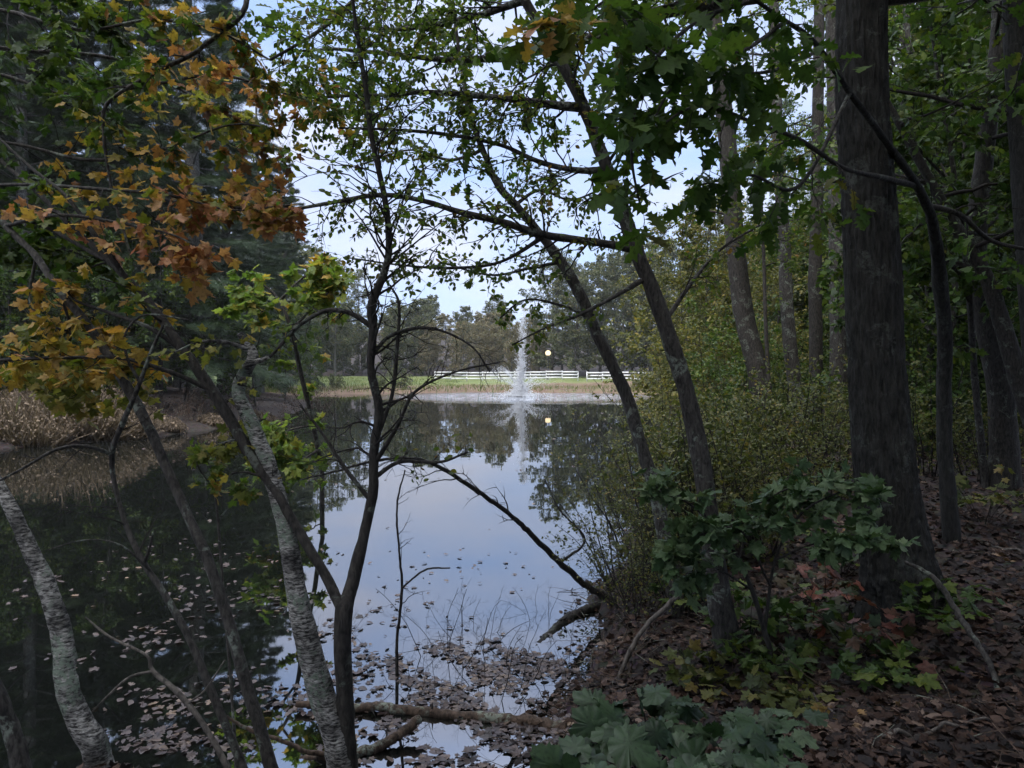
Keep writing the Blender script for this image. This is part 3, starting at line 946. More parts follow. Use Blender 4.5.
lb = np.array(at(548, 93))
lr_ = thing('lamp_post', 'glowing round globe lamp on a dark post beyond the fence', 'street lamp', lb)
zl = P(548, 353, 93)[2]
mb = MB(); mb.tube([lb + (0, 0, -.2), lb + (0, 0, .4), (lb[0], lb[1], zl - .42)], [.09, .06, .05], 10); mb.build('pole', M_METAL, lr_, True)
mb = MB(); mb.tube([(lb[0], lb[1], zl - .38), (lb[0], lb[1], zl - .27)], [.09, .19], 12); mb.build('collar', M_METAL, lr_)
th = np.linspace(0.12, math.pi - .12, 12)
mb = MB(); mb.tube([(lb[0], lb[1], zl - .34 * math.cos(t)) for t in th], [.34 * math.sin(t) for t in th], 20); mb.build('globe', M_LAMP, lr_, True)

# fountain
fr_ = thing('fountain', 'tall white fountain jet spraying up from the middle of the pond', 'fountain', FOUNT)
mb = MB(); mb.tube([FOUNT + (0, 0, -.15), FOUNT + (0, 0, .0), FOUNT + (0, 0, .06), FOUNT + (0, 0, .12)], [.3, .38, .3, .15], 20); mb.build('float', M_FLOATBOX, fr_, True)
mb = MB(); mb.tube([FOUNT + (0, 0, .2), FOUNT + (0, 0, .42)], [.06, .05], 10); mb.build('nozzle', M_METAL, fr_)


def drops(pts, size):
    b = MB()
    tet = (np.array([(1, 1, 1), (1, -1, -1), (-1, 1, -1), (-1, -1, 1)], float), np.array([(0, 1, 2), (0, 3, 1), (0, 2, 3), (1, 3, 2)]))
    N = len(pts)
    b.leaves(tet, pts, size, rng.normal(size=(N, 3)), rng.normal(size=(N, 3)))
    return b


N = 10000
u = rng.uniform(0, 1, N) ** 1.9
hh = 0.05 + 7.2 * u
rad_ = (0.10 + 0.34 * np.sqrt(u) * (1 - .6 * u) + 0.5 * np.exp(-u * 9)) * np.abs(rng.normal(size=N)) * 0.85
an = rng.uniform(0, 6.28, N)
puls = .12 * np.sin(hh * 3.1) + .08 * np.sin(hh * 7.7 + 1)
pts = np.stack([FOUNT[0] + rad_ * np.cos(an) + .3 * u + puls * u, FOUNT[1] + rad_ * np.sin(an), hh], -1)
drops(pts, rng.uniform(.008, .030, N) * (1.2 - .75 * u)).build('jet', M_SPRAY, fr_)
pts, szs = [], []
for az, v, c_, k in ((3.0, 1.0, 6.0, 1500), (3.5, .8, 4.0, 700), (0.3, .9, 4.6, 800), (5.6, .8, 3.6, 600), (1.5, .7, 3.2, 500), (2.2, .8, 4.2, 600), (4.4, .6, 3.0, 500), (2.85, 1.25, 3.0, 700), (0.1, 1.2, 2.4, 500)):
    t = rng.uniform(0, 1, k) ** 1.5                                # ragged side streams, thinning as they break up
    R_ = 3.0 * v * t; zz = 0.2 + c_ * t * (1.15 - t) * v
    sp_ = 0.03 + 0.30 * t ** 1.5
    pts.append(np.stack([FOUNT[0] + R_ * math.cos(az) + sp_ * rng.normal(size=k) + .15 * t, FOUNT[1] + R_ * math.sin(az) + sp_ * rng.normal(size=k), np.maximum(zz + sp_ * rng.normal(size=k), .02)], -1))
    szs.append(rng.uniform(.006, .022, k) * (1.2 - .8 * t))
k = 3500                                                            # splash falling back round the jet
a = rng.uniform(0, 6.28, k); R_ = np.abs(rng.normal(size=k)) * .8
pts.append(np.stack([FOUNT[0] + R_ * np.cos(a), FOUNT[1] + R_ * np.sin(a), np.abs(rng.normal(size=k)) * .55 * np.exp(-R_ / 1.2)], -1)); szs.append(rng.uniform(.008, .026, k))
drops(np.concatenate(pts), np.concatenate(szs)).build('spray', M_SPRAY, fr_)

# ------------------------------------------------------------------ traced trees by the water
sm = dict(n=14, t0=.15, L=(.3, .7), sub=4, per=5, leafgap=.02)
birch = traced_tree('birch_tree', 'pale mottled birch with broken crooked top leaning over the water', 'birch',
    [[(346, 790, 4.0, 31.0), (337, 740, 4.0, 28.4), (318, 680, 4.02, 26.7), (302, 620, 4.05, 23.2), (293, 570, 4.1, 19.8), (284, 520, 4.15, 18.1), (268, 465, 4.2, 17.2), (250, 420, 4.25, 15.5), (238, 388, 4.3, 13.8), (253, 356, 4.3, 11.2), (240, 334, 4.35, 6.9)],
     [(253, 362, 4.3, 6), (262, 360, 4.25, 5), (268, 357, 4.2, 4)],
     [(250, 350, 4.3, 5), (225, 342, 4.2, 4), (200, 342, 4.1, 3), (175, 352, 4.0, 2)],
     [(265, 455, 4.2, 4), (240, 440, 4.3, 3), (215, 446, 4.4, 2)]],
    B_BIRCH, {2: [('y', dict(n=8, L=(.12, .3), sub=2, per=1))], 0: [('y', dict(n=7, t0=.55, t1=.95, L=(.12, .4), sub=3, per=1))], 3: [('y', dict(n=8, L=(.1, .3), sub=3, per=4))]},
    foliage={'y': (MAPLE, .055, M_YGRN, None)}, rough=.05, sides=16)

forked = traced_tree('forked_tree', 'dark tree forking low by the birch into an upright stem and a long leaning one', 'tree',
    [[(349, 790, 3.98, 21.5), (347, 740, 4.0, 18.9), (344, 680, 4.0, 17.2), (343, 618, 4.0, 18.1), (352, 585, 4.05, 13.8), (365, 530, 4.1, 11.2), (373, 490, 4.1, 10.3), (374, 450, 4.1, 9.5), (379, 410, 4.1, 9.5), (371, 370, 4.1, 8.6), (373, 330, 4.1, 8.6), (372, 305, 4.1, 9.5), (385, 270, 4.1, 7.7), (389, 245, 4.1, 6.9), (385, 200, 4.1, 6.0), (372, 140, 4.1, 5.2), (366, 90, 4.1, 5.2), (358, 40, 4.1, 4.3), (350, -20, 4.1, 3.4), (340, -90, 4.1, 2.6)],
     [(343, 612, 4.0, 12.2), (325, 575, 4.05, 9.9), (298, 530, 4.1, 9.9), (275, 490, 4.15, 10.6), (248, 450, 4.2, 12.2), (215, 395, 4.25, 12.2), (180, 345, 4.3, 10.6), (145, 298, 4.4, 9.1), (110, 262, 4.5, 7.6), (70, 225, 4.6, 6.1), (35, 190, 4.7, 5.3), (0, 160, 4.8, 4.6), (-40, 120, 4.9, 3.8), (-90, 40, 5.0, 3.0)],
     [(128, 280, 4.42, 6.1), (95, 235, 4.4, 5.3), (65, 195, 4.5, 4.6), (30, 167, 4.6, 3.8), (-20, 120, 4.7, 3.0)],
     [(105, 260, 4.5, 5.3), (70, 240, 4.6, 4.6), (40, 225, 4.7, 3.8), (0, 213, 4.8, 3.0), (-50, 205, 4.9, 2.3)],
     [(371, 326, 4.1, 6), (350, 313, 4.1, 5), (325, 311, 4.1, 5), (300, 325, 4.1, 4), (284, 342, 4.1, 4), (270, 357, 4.15, 3)],
     [(216, 392, 4.25, 6), (170, 372, 4.2, 5), (120, 358, 4.2, 4), (60, 358, 4.2, 4), (-20, 361, 4.2, 3)],
     [(182, 350, 4.3, 6), (150, 328, 4.3, 5), (110, 313, 4.4, 4), (75, 300, 4.4, 3), (65, 285, 4.4, 2)],
     [(376, 440, 4.1, 5), (392, 395, 4.1, 4), (397, 350, 4.1, 4), (399, 305, 4.1, 3), (390, 285, 4.1, 2)],
     [(374, 465, 4.1, 5), (398, 425, 4.05, 4), (415, 392, 4.0, 3), (455, 372, 4.0, 2), (500, 362, 4.0, 1.6)],
     [(372, 355, 4.1, 4), (392, 335, 4.1, 4), (430, 328, 4.05, 3), (470, 345, 4.0, 2), (490, 372, 4.0, 1.5)],
     [(374, 478, 4.1, 5), (400, 462, 4.1, 4), (440, 462, 4.05, 3), (468, 452, 4.0, 2)],
     [(370, 500, 4.1, 5), (345, 468, 4.1, 4), (320, 430, 4.15, 3), (300, 405, 4.2, 2)]],
    B_DARK, {0: [('g', dict(n=46, t0=.60, t1=1, L=(.3, .8), sub=4, per=5, flatz=.7)), (None, dict(n=16, t0=.35, t1=.62, L=(.2, .5), sub=4, per=0))],
             1: [('m', dict(n=16, t0=.5, t1=1, L=(.25, .5), sub=3, per=2))], 4: [('g', dict(n=12, L=(.1, .25), sub=2, per=2))],
             5: [('y', dict(n=14, L=(.15, .4), sub=3, per=3))], 6: [('y', dict(n=8, L=(.15, .35), sub=3, per=3))],
             7: [(None, dict(n=18, L=(.12, .35), sub=3, per=0))], 8: [(None, dict(n=14, L=(.12, .35), sub=3, per=0))], 9: [(None, dict(n=16, L=(.12, .35), sub=3, per=0))],
             10: [('g', dict(n=8, L=(.1, .3), sub=3, per=1))], 11: [(None, dict(n=12, L=(.12, .4), sub=3, per=0))]},
    foliage={'g': (OVAL, .037, M_SMALL, None), 'm': (MAPLE, .08, M_GREEN, None), 'y': (MAPLE, .07, M_YELLOW, 'yellow foliage')}, sides=14)

thick = traced_tree('birch_tree', 'thick ringed grey birch trunk curving in from the lower left corner', 'birch',
    [[(106, 790, 3.6, 30.4), (94, 745, 3.6, 28.5), (77, 715, 3.62, 26.7), (66, 680, 3.65, 24.8), (64, 650, 3.7, 23.9), (58, 620, 3.75, 22.1), (44, 580, 3.8, 20.2), (28, 545, 3.85, 17.5), (12, 510, 3.9, 15.6), (-10, 470, 4.0, 13.8), (-45, 410, 4.1, 12.0), (-100, 300, 4.3, 10.1)]],
    B_BIRCH, rough=.05, sides=16)
corner = traced_tree('slanting_tree', 'short view of a dim slanting trunk beneath the thick ringed birch', 'tree',
    [[(28, 800, 3.45, 24), (13, 735, 3.5, 20), (-4, 690, 3.5, 18), (-35, 630, 3.55, 16), (-80, 540, 3.7, 14)]], B_GREY, rough=.05)

# turning maple whose crown fills the upper left
mk = dict(flatz=.45, droop=.25, sub=3)
maple = traced_tree('turning_maple', 'slender maple with green yellow and orange leaves reaching over the west side', 'maple',
    [[(277, 790, 3.85, 14.4), (262, 735, 3.9, 12.8), (245, 680, 3.95, 12.8), (228, 620, 4.0, 11.9), (208, 560, 4.05, 11.0), (190, 520, 4.1, 10.2), (172, 480, 4.15, 10.2), (150, 430, 4.2, 11.0), (130, 392, 4.3, 11.9), (105, 350, 4.4, 10.2), (80, 315, 4.45, 9.3), (57, 288, 4.5, 8.5), (35, 255, 4.6, 7.6), (5, 225, 4.7, 7.6), (-40, 170, 4.8, 6.8), (-70, 100, 5.0, 6.8), (-70, 0, 5.2, 6.0), (-40, -120, 5.4, 5.1)],
     [(-40, -110, 5.4, 6), (40, -150, 5.2, 6), (150, -110, 5.0, 6), (245, -10, 4.8, 6), (205, 45, 4.7, 5), (150, 75, 4.6, 5), (108, 103, 4.5, 4), (104, 135, 4.5, 4), (112, 190, 4.5, 3), (125, 235, 4.4, 3), (131, 258, 4.4, 2)],
     [(-68, 10, 5.2, 6), (0, 10, 5.1, 5), (80, 30, 5.0, 4), (150, 20, 4.9, 3), (215, 30, 4.8, 3), (270, 60, 4.8, 2)],
     [(-70, 70, 5.1, 6), (0, 75, 5.2, 5), (70, 95, 5.2, 4), (150, 85, 5.2, 4), (220, 75, 5.2, 3), (290, 95, 5.2, 2), (330, 105, 5.2, 2)],
     [(-55, 135, 4.9, 5), (20, 145, 5.0, 4), (90, 160, 5.0, 4), (160, 150, 5.0, 3), (230, 125, 5.0, 2), (280, 130, 5.0, 2)],
     [(-30, 185, 4.8, 5), (40, 185, 4.6, 4), (110, 190, 4.5, 4), (170, 195, 4.5, 3), (230, 210, 4.5, 2), (290, 205, 4.5, 2)],
     [(5, 226, 4.7, 5), (60, 215, 4.4, 4), (130, 225, 4.3, 3), (185, 240, 4.3, 2), (220, 270, 4.3, 2)],
     [(-60, 130, 4.9, 5), (-30, 240, 4.9, 4), (0, 245, 5.0, 3), (50, 250, 5.0, 3), (100, 250, 5.0, 2)],
     [(36, 257, 4.6, 4), (30, 300, 4.6, 3), (50, 325, 4.6, 3), (90, 335, 4.6, 2), (135, 345, 4.5, 1.5)],
     [(60, 290, 4.5, 4), (70, 340, 4.6, 3), (40, 370, 4.8, 3), (10, 375, 4.9, 2)],
     [(107, 352, 4.4, 4), (120, 370, 4.5, 3), (90, 385, 4.7, 2), (50, 392, 4.8, 2)],
     [(-70, 40, 5.2, 5), (20, 50, 5.6, 5), (120, 60, 5.8, 4), (200, 100, 5.8, 3), (250, 125, 5.8, 2)]],
    B_GREY, {1: [('mix', dict(n=14, t0=.35, t1=.7, L=(.2, .5), per=3, **mk))],
             2: [('g', dict(n=14, t0=.15, t1=.5, L=(.25, .6), per=4, **mk)), ('mix', dict(n=14, t0=.45, L=(.25, .6), per=4, **mk))],
             3: [('g', dict(n=14, t0=.15, t1=.45, L=(.25, .6), per=4, **mk)), ('or', dict(n=11, t0=.55, L=(.2, .5), per=3, **mk))],
             4: [('yl', dict(n=10, t0=.2, t1=.65, L=(.2, .5), per=2, **mk)), ('mix', dict(n=12, t0=.6, L=(.2, .5), per=4, **mk))],
             5: [('yl', dict(n=8, t0=.2, t1=.6, L=(.2, .4), per=2, **mk)), ('or', dict(n=10, t0=.5, L=(.2, .4), per=3, **mk))],
             6: [('or', dict(n=15, t0=.25, L=(.2, .45), per=3, **mk))],
             7: [('g', dict(n=26, t0=.25, L=(.25, .55), per=4, **mk))],
             8: [('yl', dict(n=15, t0=.1, L=(.2, .55), per=3, **mk))],
             9: [('yg', dict(n=12, t0=.2, L=(.2, .5), per=3, **mk))],
             10: [('yg', dict(n=16, t0=.1, L=(.2, .5), per=3, **mk))],
             11: [('g', dict(n=9, t0=.2, t1=.6, L=(.3, .6), per=4, **mk)), ('yg', dict(n=11, t0=.5, L=(.3, .6), per=4, **mk))]},
    foliage={'g': (MAPLE, .075, M_GREEN, 'green foliage'), 'mix': (MAPLE, .07, M_MIX, 'green to orange foliage'), 'or': (MAPLE, .068, M_ORANGE, 'orange foliage'),
             'yl': (MAPLE, .064, M_YELLOW, 'yellow foliage'), 'yg': (MAPLE, .075, M_YGRN, 'yellow green foliage')}, sides=12)

sap = traced_tree('bent_sapling', 'thin bent sapling with a bare hooked fork between the ringed birch and maple', 'sapling',
    [[(253, 795, 3.75, 11), (236, 750, 3.8, 9), (213, 695, 3.85, 9), (190, 640, 3.9, 8), (165, 595, 3.95, 7), (145, 565, 4.0, 7), (128, 530, 4.05, 6), (116, 490, 4.1, 5), (112, 453, 4.1, 6), (124, 420, 4.1, 6), (137, 390, 4.1, 5), (150, 355, 4.1, 4), (163, 325, 4.1, 3)],
     [(144, 564, 4.0, 4), (150, 547, 3.95, 3), (153, 533, 3.9, 2)],
     [(112, 454, 4.1, 5), (85, 446, 4.0, 4), (55, 450, 3.9, 4), (20, 470, 3.8, 3), (-20, 490, 3.8, 2)],
     [(140, 382, 4.1, 4), (128, 360, 4.1, 3), (125, 335, 4.1, 3), (145, 315, 4.1, 2), (190, 320, 4.1, 2)],
     [(150, 570, 3.98, 3), (120, 545, 3.9, 2), (85, 540, 3.9, 1.5), (40, 552, 3.9, 1.2)]],
    B_GREY, {2: [(None, dict(n=6, L=(.1, .25), sub=2, per=0))], 3: [(None, dict(n=8, L=(.1, .25), sub=2, per=0))], 0: [(None, dict(n=8, t0=.4, L=(.1, .4), sub=3, per=0))]})
dead = traced_tree('dead_sapling', 'small bare grey sapling with two spread forks low over dark water', 'sapling',
    [[(240, 790, 3.65, 8), (205, 727, 3.7, 6), (177, 692, 3.75, 6), (153, 671, 3.8, 5), (146, 655, 3.8, 3), (110, 637, 3.85, 3), (85, 617, 3.9, 2)],
     [(153, 671, 3.8, 4), (130, 677, 3.75, 3), (112, 692, 3.7, 3), (92, 712, 3.7, 2)],
     [(185, 705, 3.73, 3), (205, 690, 3.7, 2), (225, 660, 3.7, 1.6)]],
    B_DEAD, {0: [(None, dict(n=6, t0=.4, L=(.08, .2), sub=2, per=0))]}, limb_bark=B_DEAD)

# east side leaners
leaner = traced_tree('leaning_tree', 'dark trunk leaning over the pond with long level limbs crossing the sky', 'tree',
    [[(730, 650, 4.9, 33.1), (719, 595, 4.9, 23.0), (707, 500, 4.95, 19.3), (695, 430, 5.0, 18.4), (680, 370, 5.0, 17.5), (660, 310, 5.0, 15.6), (638, 255, 5.0, 14.7), (620, 205, 5.0, 13.8), (602, 155, 5.0, 12.9), (585, 110, 5.0, 12.0), (568, 75, 5.0, 11.0), (545, 35, 5.0, 10.1), (522, -5, 5.0, 9.2), (490, -70, 5.0, 8.3), (460, -170, 5.0, 6.4)],
     [(584, 108, 5.0, 10), (555, 105, 5.0, 8), (520, 100, 5.0, 7), (480, 96, 5.0, 6), (430, 92, 5.0, 5), (390, 95, 5.0, 4), (345, 96, 5.0, 3), (295, 99, 5.0, 2)],
     [(634, 249, 5.0, 10), (600, 243, 4.95, 8), (545, 235, 4.9, 8), (505, 223, 4.85, 7), (460, 212, 4.8, 6), (420, 200, 4.8, 5), (380, 195, 4.8, 5), (330, 203, 4.8, 4), (290, 209, 4.8, 3), (240, 208, 4.8, 3), (195, 205, 4.8, 2)],
     [(607, 170, 5.0, 8), (575, 170, 5.05, 6), (540, 162, 5.1, 5), (500, 145, 5.1, 4), (450, 135, 5.1, 4), (400, 130, 5.1, 3), (340, 128, 5.1, 2)],
     [(646, 278, 5.0, 6), (612, 298, 4.9, 4), (577, 316, 4.85, 3), (545, 328, 4.8, 2), (512, 345, 4.75, 1.5)],
     [(525, 0, 5.0, 8), (480, 15, 5.2, 6), (430, 25, 5.4, 5), (380, 30, 5.5, 4), (320, 20, 5.5, 3)],
     [(500, -50, 5.0, 8), (440, -40, 4.8, 6), (380, -20, 4.7, 5), (320, 30, 4.7, 4), (270, 60, 4.7, 3)],
     [(560, 60, 5.0, 6), (600, 30, 5.4, 5), (650, 10, 5.6, 4), (700, 0, 5.6, 3)],
     [(665, 322, 5.0, 5), (690, 285, 5.2, 4), (720, 250, 5.4, 3), (760, 225, 5.5, 2)],
     [(545, 236, 4.9, 5), (500, 262, 4.95, 3), (450, 268, 5.0, 3), (400, 265, 5.0, 2), (350, 258, 5.0, 1.5)]],
    B_GREY, {1: [('g', dict(n=34, t0=.08, L=(.25, .65), sub=4, per=9, flatz=.9))], 2: [('g', dict(n=30, t0=.1, t1=.75, L=(.2, .5), sub=4, per=5, flatz=.9)), ('or', dict(n=12, t0=.75, L=(.2, .4), sub=3, per=4))],
             3: [('g', dict(n=28, t0=.05, L=(.25, .6), sub=4, per=6, flatz=.9))], 4: [('g', dict(n=10, t0=.3, L=(.07, .17), sub=2, per=4))],
             5: [('g', dict(n=26, t0=.05, L=(.25, .6), sub=4, per=12, flatz=.9))], 6: [('g', dict(n=24, t0=.2, L=(.25, .6), sub=4, per=9, flatz=.9))],
             7: [('g', dict(n=18, t0=.1, L=(.25, .5), sub=4, per=9))], 8: [('g', dict(n=14, t0=.2, L=(.2, .45), sub=3, per=6))],
             9: [('g', dict(n=16, t0=.25, L=(.1, .3), sub=3, per=5))], 0: [('g', dict(n=18, t0=.45, t1=.8, L=(.2, .5), sub=4, per=6))]},
    foliage={'g': (OVAL, .038, M_SMALL, None), 'or': (MAPLE, .08, M_ORANGE, 'orange foliage at a limb tip')}, sides=16)
slim = traced_tree('slim_leaning_tree', 'thinner trunk leaning beside the large leaner toward the fountain', 'tree',
    [[(676, 600, 5.7, 17), (665, 540, 5.9, 15), (655, 490, 6.0, 14), (641, 445, 6.1, 13), (628, 400, 6.2, 13), (612, 365, 6.2, 12), (595, 330, 6.2, 12), (580, 295, 6.2, 12), (565, 268, 6.2, 11), (545, 240, 6.2, 9), (520, 210, 6.2, 8), (498, 185, 6.2, 7), (485, 155, 6.2, 6), (472, 120, 6.2, 5), (462, 70, 6.2, 4), (455, 20, 6.2, 3), (450, -40, 6.2, 3)],
     [(560, 262, 6.2, 4), (530, 268, 6.1, 3), (490, 275, 6.0, 2), (440, 262, 6.0, 2)],
     [(515, 205, 6.2, 4), (540, 190, 6.3, 3), (570, 200, 6.3, 2), (600, 190, 6.3, 2)],
     [(483, 150, 6.2, 4), (450, 160, 6.2, 3), (410, 150, 6.2, 2), (360, 165, 6.2, 2)],
     [(590, 318, 6.2, 4), (560, 305, 6.1, 3), (525, 300, 6.0, 2), (500, 318, 6.0, 1.5)]],
    B_GREY, {0: [('g', dict(n=22, t0=.55, L=(.25, .6), sub=4, per=6, flatz=.9))], 1: [('g', dict(n=12, L=(.1, .3), sub=3, per=6))], 2: [('g', dict(n=10, L=(.1, .3), sub=3, per=6))], 3: [('g', dict(n=14, L=(.2, .4), sub=3, per=8))],
             4: [('g', dict(n=8, t0=.55, L=(.10, .22), sub=3, per=4))]},
    foliage={'g': (OVAL, .042, M_SMALL, None)}, sides=12)

# the big trunk
bt_px = [(906, 600, 5.0, 92), (898, 560, 5.0, 76), (889, 505, 5.0, 66), (882, 440, 5.0, 61), (876, 360, 5.0, 57), (872, 260, 5.0, 56), (867, 180, 5.0, 54), (862, 100, 5.0, 52), (861, 0, 5.0, 50), (858, -200, 5.0, 47)]
path, rad = pix_path(bt_px, 16)
base = np.array((path[0][0], path[0][1], hz(path[0][0], path[0][1])))
big = thing('big_tree', 'massive grey brown trunk with flared foot standing by the leafy bank', 'tree', base)
foot = base + (0, 0, -0.25)
ext = np.linspace(foot, path[0], 10, endpoint=False)
path = np.vstack([ext, path]); rad = np.concatenate([np.linspace(rad[0] * 1.22, rad[0], 10, endpoint=False), rad])
up_ = np.linspace(0, 1, 40)[1:, None]
top = path[-1]
ext = top + up_ * np.array((-0.7, 0.3, 10.5))
path = np.vstack([path, ext]); rad = np.concatenate([rad, np.linspace(rad[-1], .06, 39)])
den = np.linspace(0, len(path) - 1, 420)
path = np.stack([np.interp(den, np.arange(len(path)), path[:, k]) for k in range(3)], -1); rad = np.interp(den, np.arange(len(rad)), rad)
nz = rng.normal(size=(420, 96))
for _ in range(10): nz = (nz + np.roll(nz, 1, 0) + np.roll(nz, -1, 0)) / 3 * 1.22
n2_ = rng.normal(size=(420, 96)); n2_ = (n2_ + np.roll(n2_, 1, 0)) / 2
th_ = np.arange(96) * 2 * math.pi / 96
lobe = np.exp(-np.clip(path[:, 2] - base[2] + .1, 0, 9) / .28)[:, None]
md = 1 + .022 * np.clip(nz, -2, 2) + .010 * n2_ + lobe * (.16 * np.cos(5 * th_ + .6) + .09 * np.cos(3 * th_ + 2))[None, :]
mb = MB(); mb.tube(path, rad, 96, 0, True, md)
mb.build('trunk', B_BIG, big, True)
tb = MB(); lv = Leaves()
for k in range(20):
    i = int(np.interp(k, [0, 19], [300, 414])); a = k * 2.4
    L_ = 4.6 * (1.1 - k / 26)
    lp = twig(path[i], (math.cos(a), math.sin(a), .25 + k * .03), L_, 10, .1, .14)
    lr_2 = np.linspace(min(.07, rad[i] * .5), .008, 11)
    tb.tube(lp, lr_2, 7)
    branch_out(tb, lv, lp, lr_2, n=14, t0=.2, L=(.8, 1.8), flatz=.6, sub=5, per=7, leafgap=.05, minr=.003)
tb.build('branches', B_GREY, big)
lv.build('crown', OAK, .13, M_OAK, big)

# the leaner behind it that arches over, carrying the big dark leaves
ok = dict(flatz=.7, droop=.6, sub=2, subL=.6)
archer = traced_tree('arching_oak', 'pale slim oak trunk arching across the big trunk with large dark hanging leaves', 'oak',
    [[(952, 545, 6.2, 19.8), (946, 470, 6.2, 16.7), (944, 400, 6.2, 16.0), (945, 340, 6.1, 16.0), (940, 280, 5.9, 16.0), (933, 225, 5.6, 11.5), (918, 188, 5.3, 9.8), (890, 147, 4.8, 7.5), (850, 93, 4.3, 6.3), (815, 43, 4.0, 5.8), (784, 20, 3.8, 4.6), (755, 0, 3.6, 4.0), (700, -40, 3.4, 3.5), (640, -60, 3.2, 2.9)],
     [(916, 186, 5.3, 7), (880, 177, 4.6, 6), (844, 168, 4.2, 5), (800, 140, 3.8, 5), (760, 125, 3.5, 4), (720, 110, 3.3, 4), (690, 108, 3.1, 3), (655, 130, 3.0, 2)],
     [(925, 205, 5.5, 7), (960, 215, 5.6, 6), (990, 240, 5.7, 5), (1030, 250, 5.8, 4)],
     [(752, 0, 3.6, 5), (700, 20, 3.3, 4), (655, 60, 3.1, 4), (635, 110, 2.9, 3), (632, 160, 2.8, 3), (640, 205, 2.75, 2)],
     [(786, 21, 3.8, 5), (745, 50, 3.4, 4), (705, 60, 3.2, 3), (670, 90, 3.1, 3), (640, 150, 3.0, 2)],
     [(820, 50, 4.0, 5), (775, 70, 3.6, 4), (730, 75, 3.4, 3), (690, 80, 3.3, 2)],
     [(850, 93, 4.3, 5), (800, 185, 3.9, 4), (750, 175, 3.6, 3), (700, 185, 3.4, 2)],
     [(690, -45, 3.4, 5), (640, -20, 3.2, 4), (590, 10, 3.2, 3), (550, 30, 3.2, 2)],
     [(655, -58, 3.2, 4), (620, 0, 2.9, 3), (640, 40, 2.8, 2), (665, 60, 2.7, 2)]],
    B_BIG, {1: [('o', dict(n=10, t0=.3, L=(.15, .4), per=3, **ok))], 3: [('o', dict(n=11, t0=.1, L=(.12, .3), per=3, **ok))], 4: [('o', dict(n=10, t0=.1, L=(.12, .35), per=3, **ok))],
             5: [('o', dict(n=9, t0=.1, L=(.15, .35), per=3, **ok))], 6: [('o', dict(n=10, t0=.2, L=(.15, .4), per=3, **ok))], 7: [('o', dict(n=7, t0=.2, t1=.8, L=(.12, .3), per=3, **ok)), ('r', dict(n=5, t0=.7, L=(.12, .25), per=2, **ok))],
             8: [('o', dict(n=9, t0=.2, L=(.12, .3), per=3, **ok))], 0: [('o', dict(n=9, t0=.75, L=(.2, .4), per=3, **ok))], 2: [('o', dict(n=6, L=(.2, .5), per=2, **ok))]},
    foliage={'o': (OAK, .112, M_OAK, None), 'r': (OAK, .12, M_MIX, 'browning leaves')}, limb_bark=B_DARK, sides=14)

# mid trunks, each seen between the thicket and the big trunk
def mid_trunk(name, label, pts, bark, leaf=True, mt=M_SMALL, cat='tree', size=.07, nl=9):
    path, rad = pix_path(pts, 10)
    b = root_at(pts)
    root = thing(name, label, cat, b)
    ext = np.linspace((path[0][0], path[0][1], b[2] - .2), path[0], 8, endpoint=False)
    path = np.vstack([ext, path]); rad = np.concatenate([np.linspace(rad[0] * 1.3, rad[0], 8, endpoint=False), rad])
    top = path[-1]; d = unit(path[-1] - path[-6]); d[2] = max(d[2], .6)
    nseg = 12; L_ = 5.0 if rad[-1] > .06 else 2.0
    ext = top + d * np.linspace(0, L_, nseg + 1)[1:, None]
    path = np.vstack([path, ext]); rad = np.concatenate([rad, np.linspace(rad[-1], .012, nseg)])
    mb = MB(); mb.tube(path, rad, 14, .03); mb.build('trunk', bark, root, True)
    if leaf:
        tb = MB(); lv = Leaves()
        n_ = len(path)
        for k in range(nl):
            i = int(n_ * (0.5 + 0.49 * k / nl)); a = k * 2.4 + rng.uniform(0, 1)
            l = rng.uniform(1.2, 2.4) * (1 if rad[0] > .08 else .5)
            lp = twig(path[i], (math.cos(a), math.sin(a), .3), l, 8, .1, .15); lr2 = np.linspace(min(.03, rad[i] * .5), .004, 9)
            tb.tube(lp, lr2, 5)
            branch_out(tb, lv, lp, lr2, n=9, L=(.3 * l, .5 * l), flatz=.6, per=5, leafgap=.03, minr=.002)
        tb.build('branches', B_TWIG, root); lv.build('crown', OVAL, size, mt, root)
    return root


mid_trunk('stout_tree', 'stout dark trunk leaning left behind the yellow green thicket', [(767, 435, 15, 25), (757, 370, 15, 21), (745, 320, 15, 21), (738, 270, 15, 20), (734, 230, 15, 19), (728, 150, 15, 18), (718, 60, 15, 17), (705, -60, 15, 15)], B_DARK)
mid_trunk('mottled_tree', 'pale mottled trunk second from the big tree among the mid trunks', [(801, 435, 17, 17), (793, 370, 17, 15), (787, 310, 17, 14), (784, 240, 17, 13), (779, 160, 17, 12), (775, 60, 17, 11), (772, -100, 17, 9)], B_GREY)
mid_trunk('straight_tree', 'straight black trunk standing between the mottled trunk and the big tree', [(815, 425, 16, 15), (816, 350, 16, 14), (815, 280, 16, 14), (817, 200, 16, 13), (818, 100, 16, 12), (820, -60, 16, 10)], B_DARK)
mid_trunk('grey_tree', 'light grey trunk half hidden against the edge of the big tree', [(838, 425, 19, 19), (838, 330, 19, 18), (836, 200, 19, 16), (833, 60, 19, 14), (830, -60, 19, 12)], B_GREY)
mid_trunk('thin_tree', 'pole thin trunk between the leaning and the mottled trunks', [(771, 415, 14, 5), (766, 330, 14, 4), (763, 240, 14, 3.5), (758, 150, 14, 3)], B_DARK, nl=6)
mid_trunk('dark_leaning_tree', 'wide dark trunk leaning in from the east edge of the woods', [(1004, 450, 9, 32), (1000, 390, 9, 28), (986, 320, 9, 25), (976, 250, 9, 22), (985, 150, 9, 20), (998, 50, 9, 19), (1005, -60, 9, 17)], B_DARK, mt=M_GREEN, size=.08)
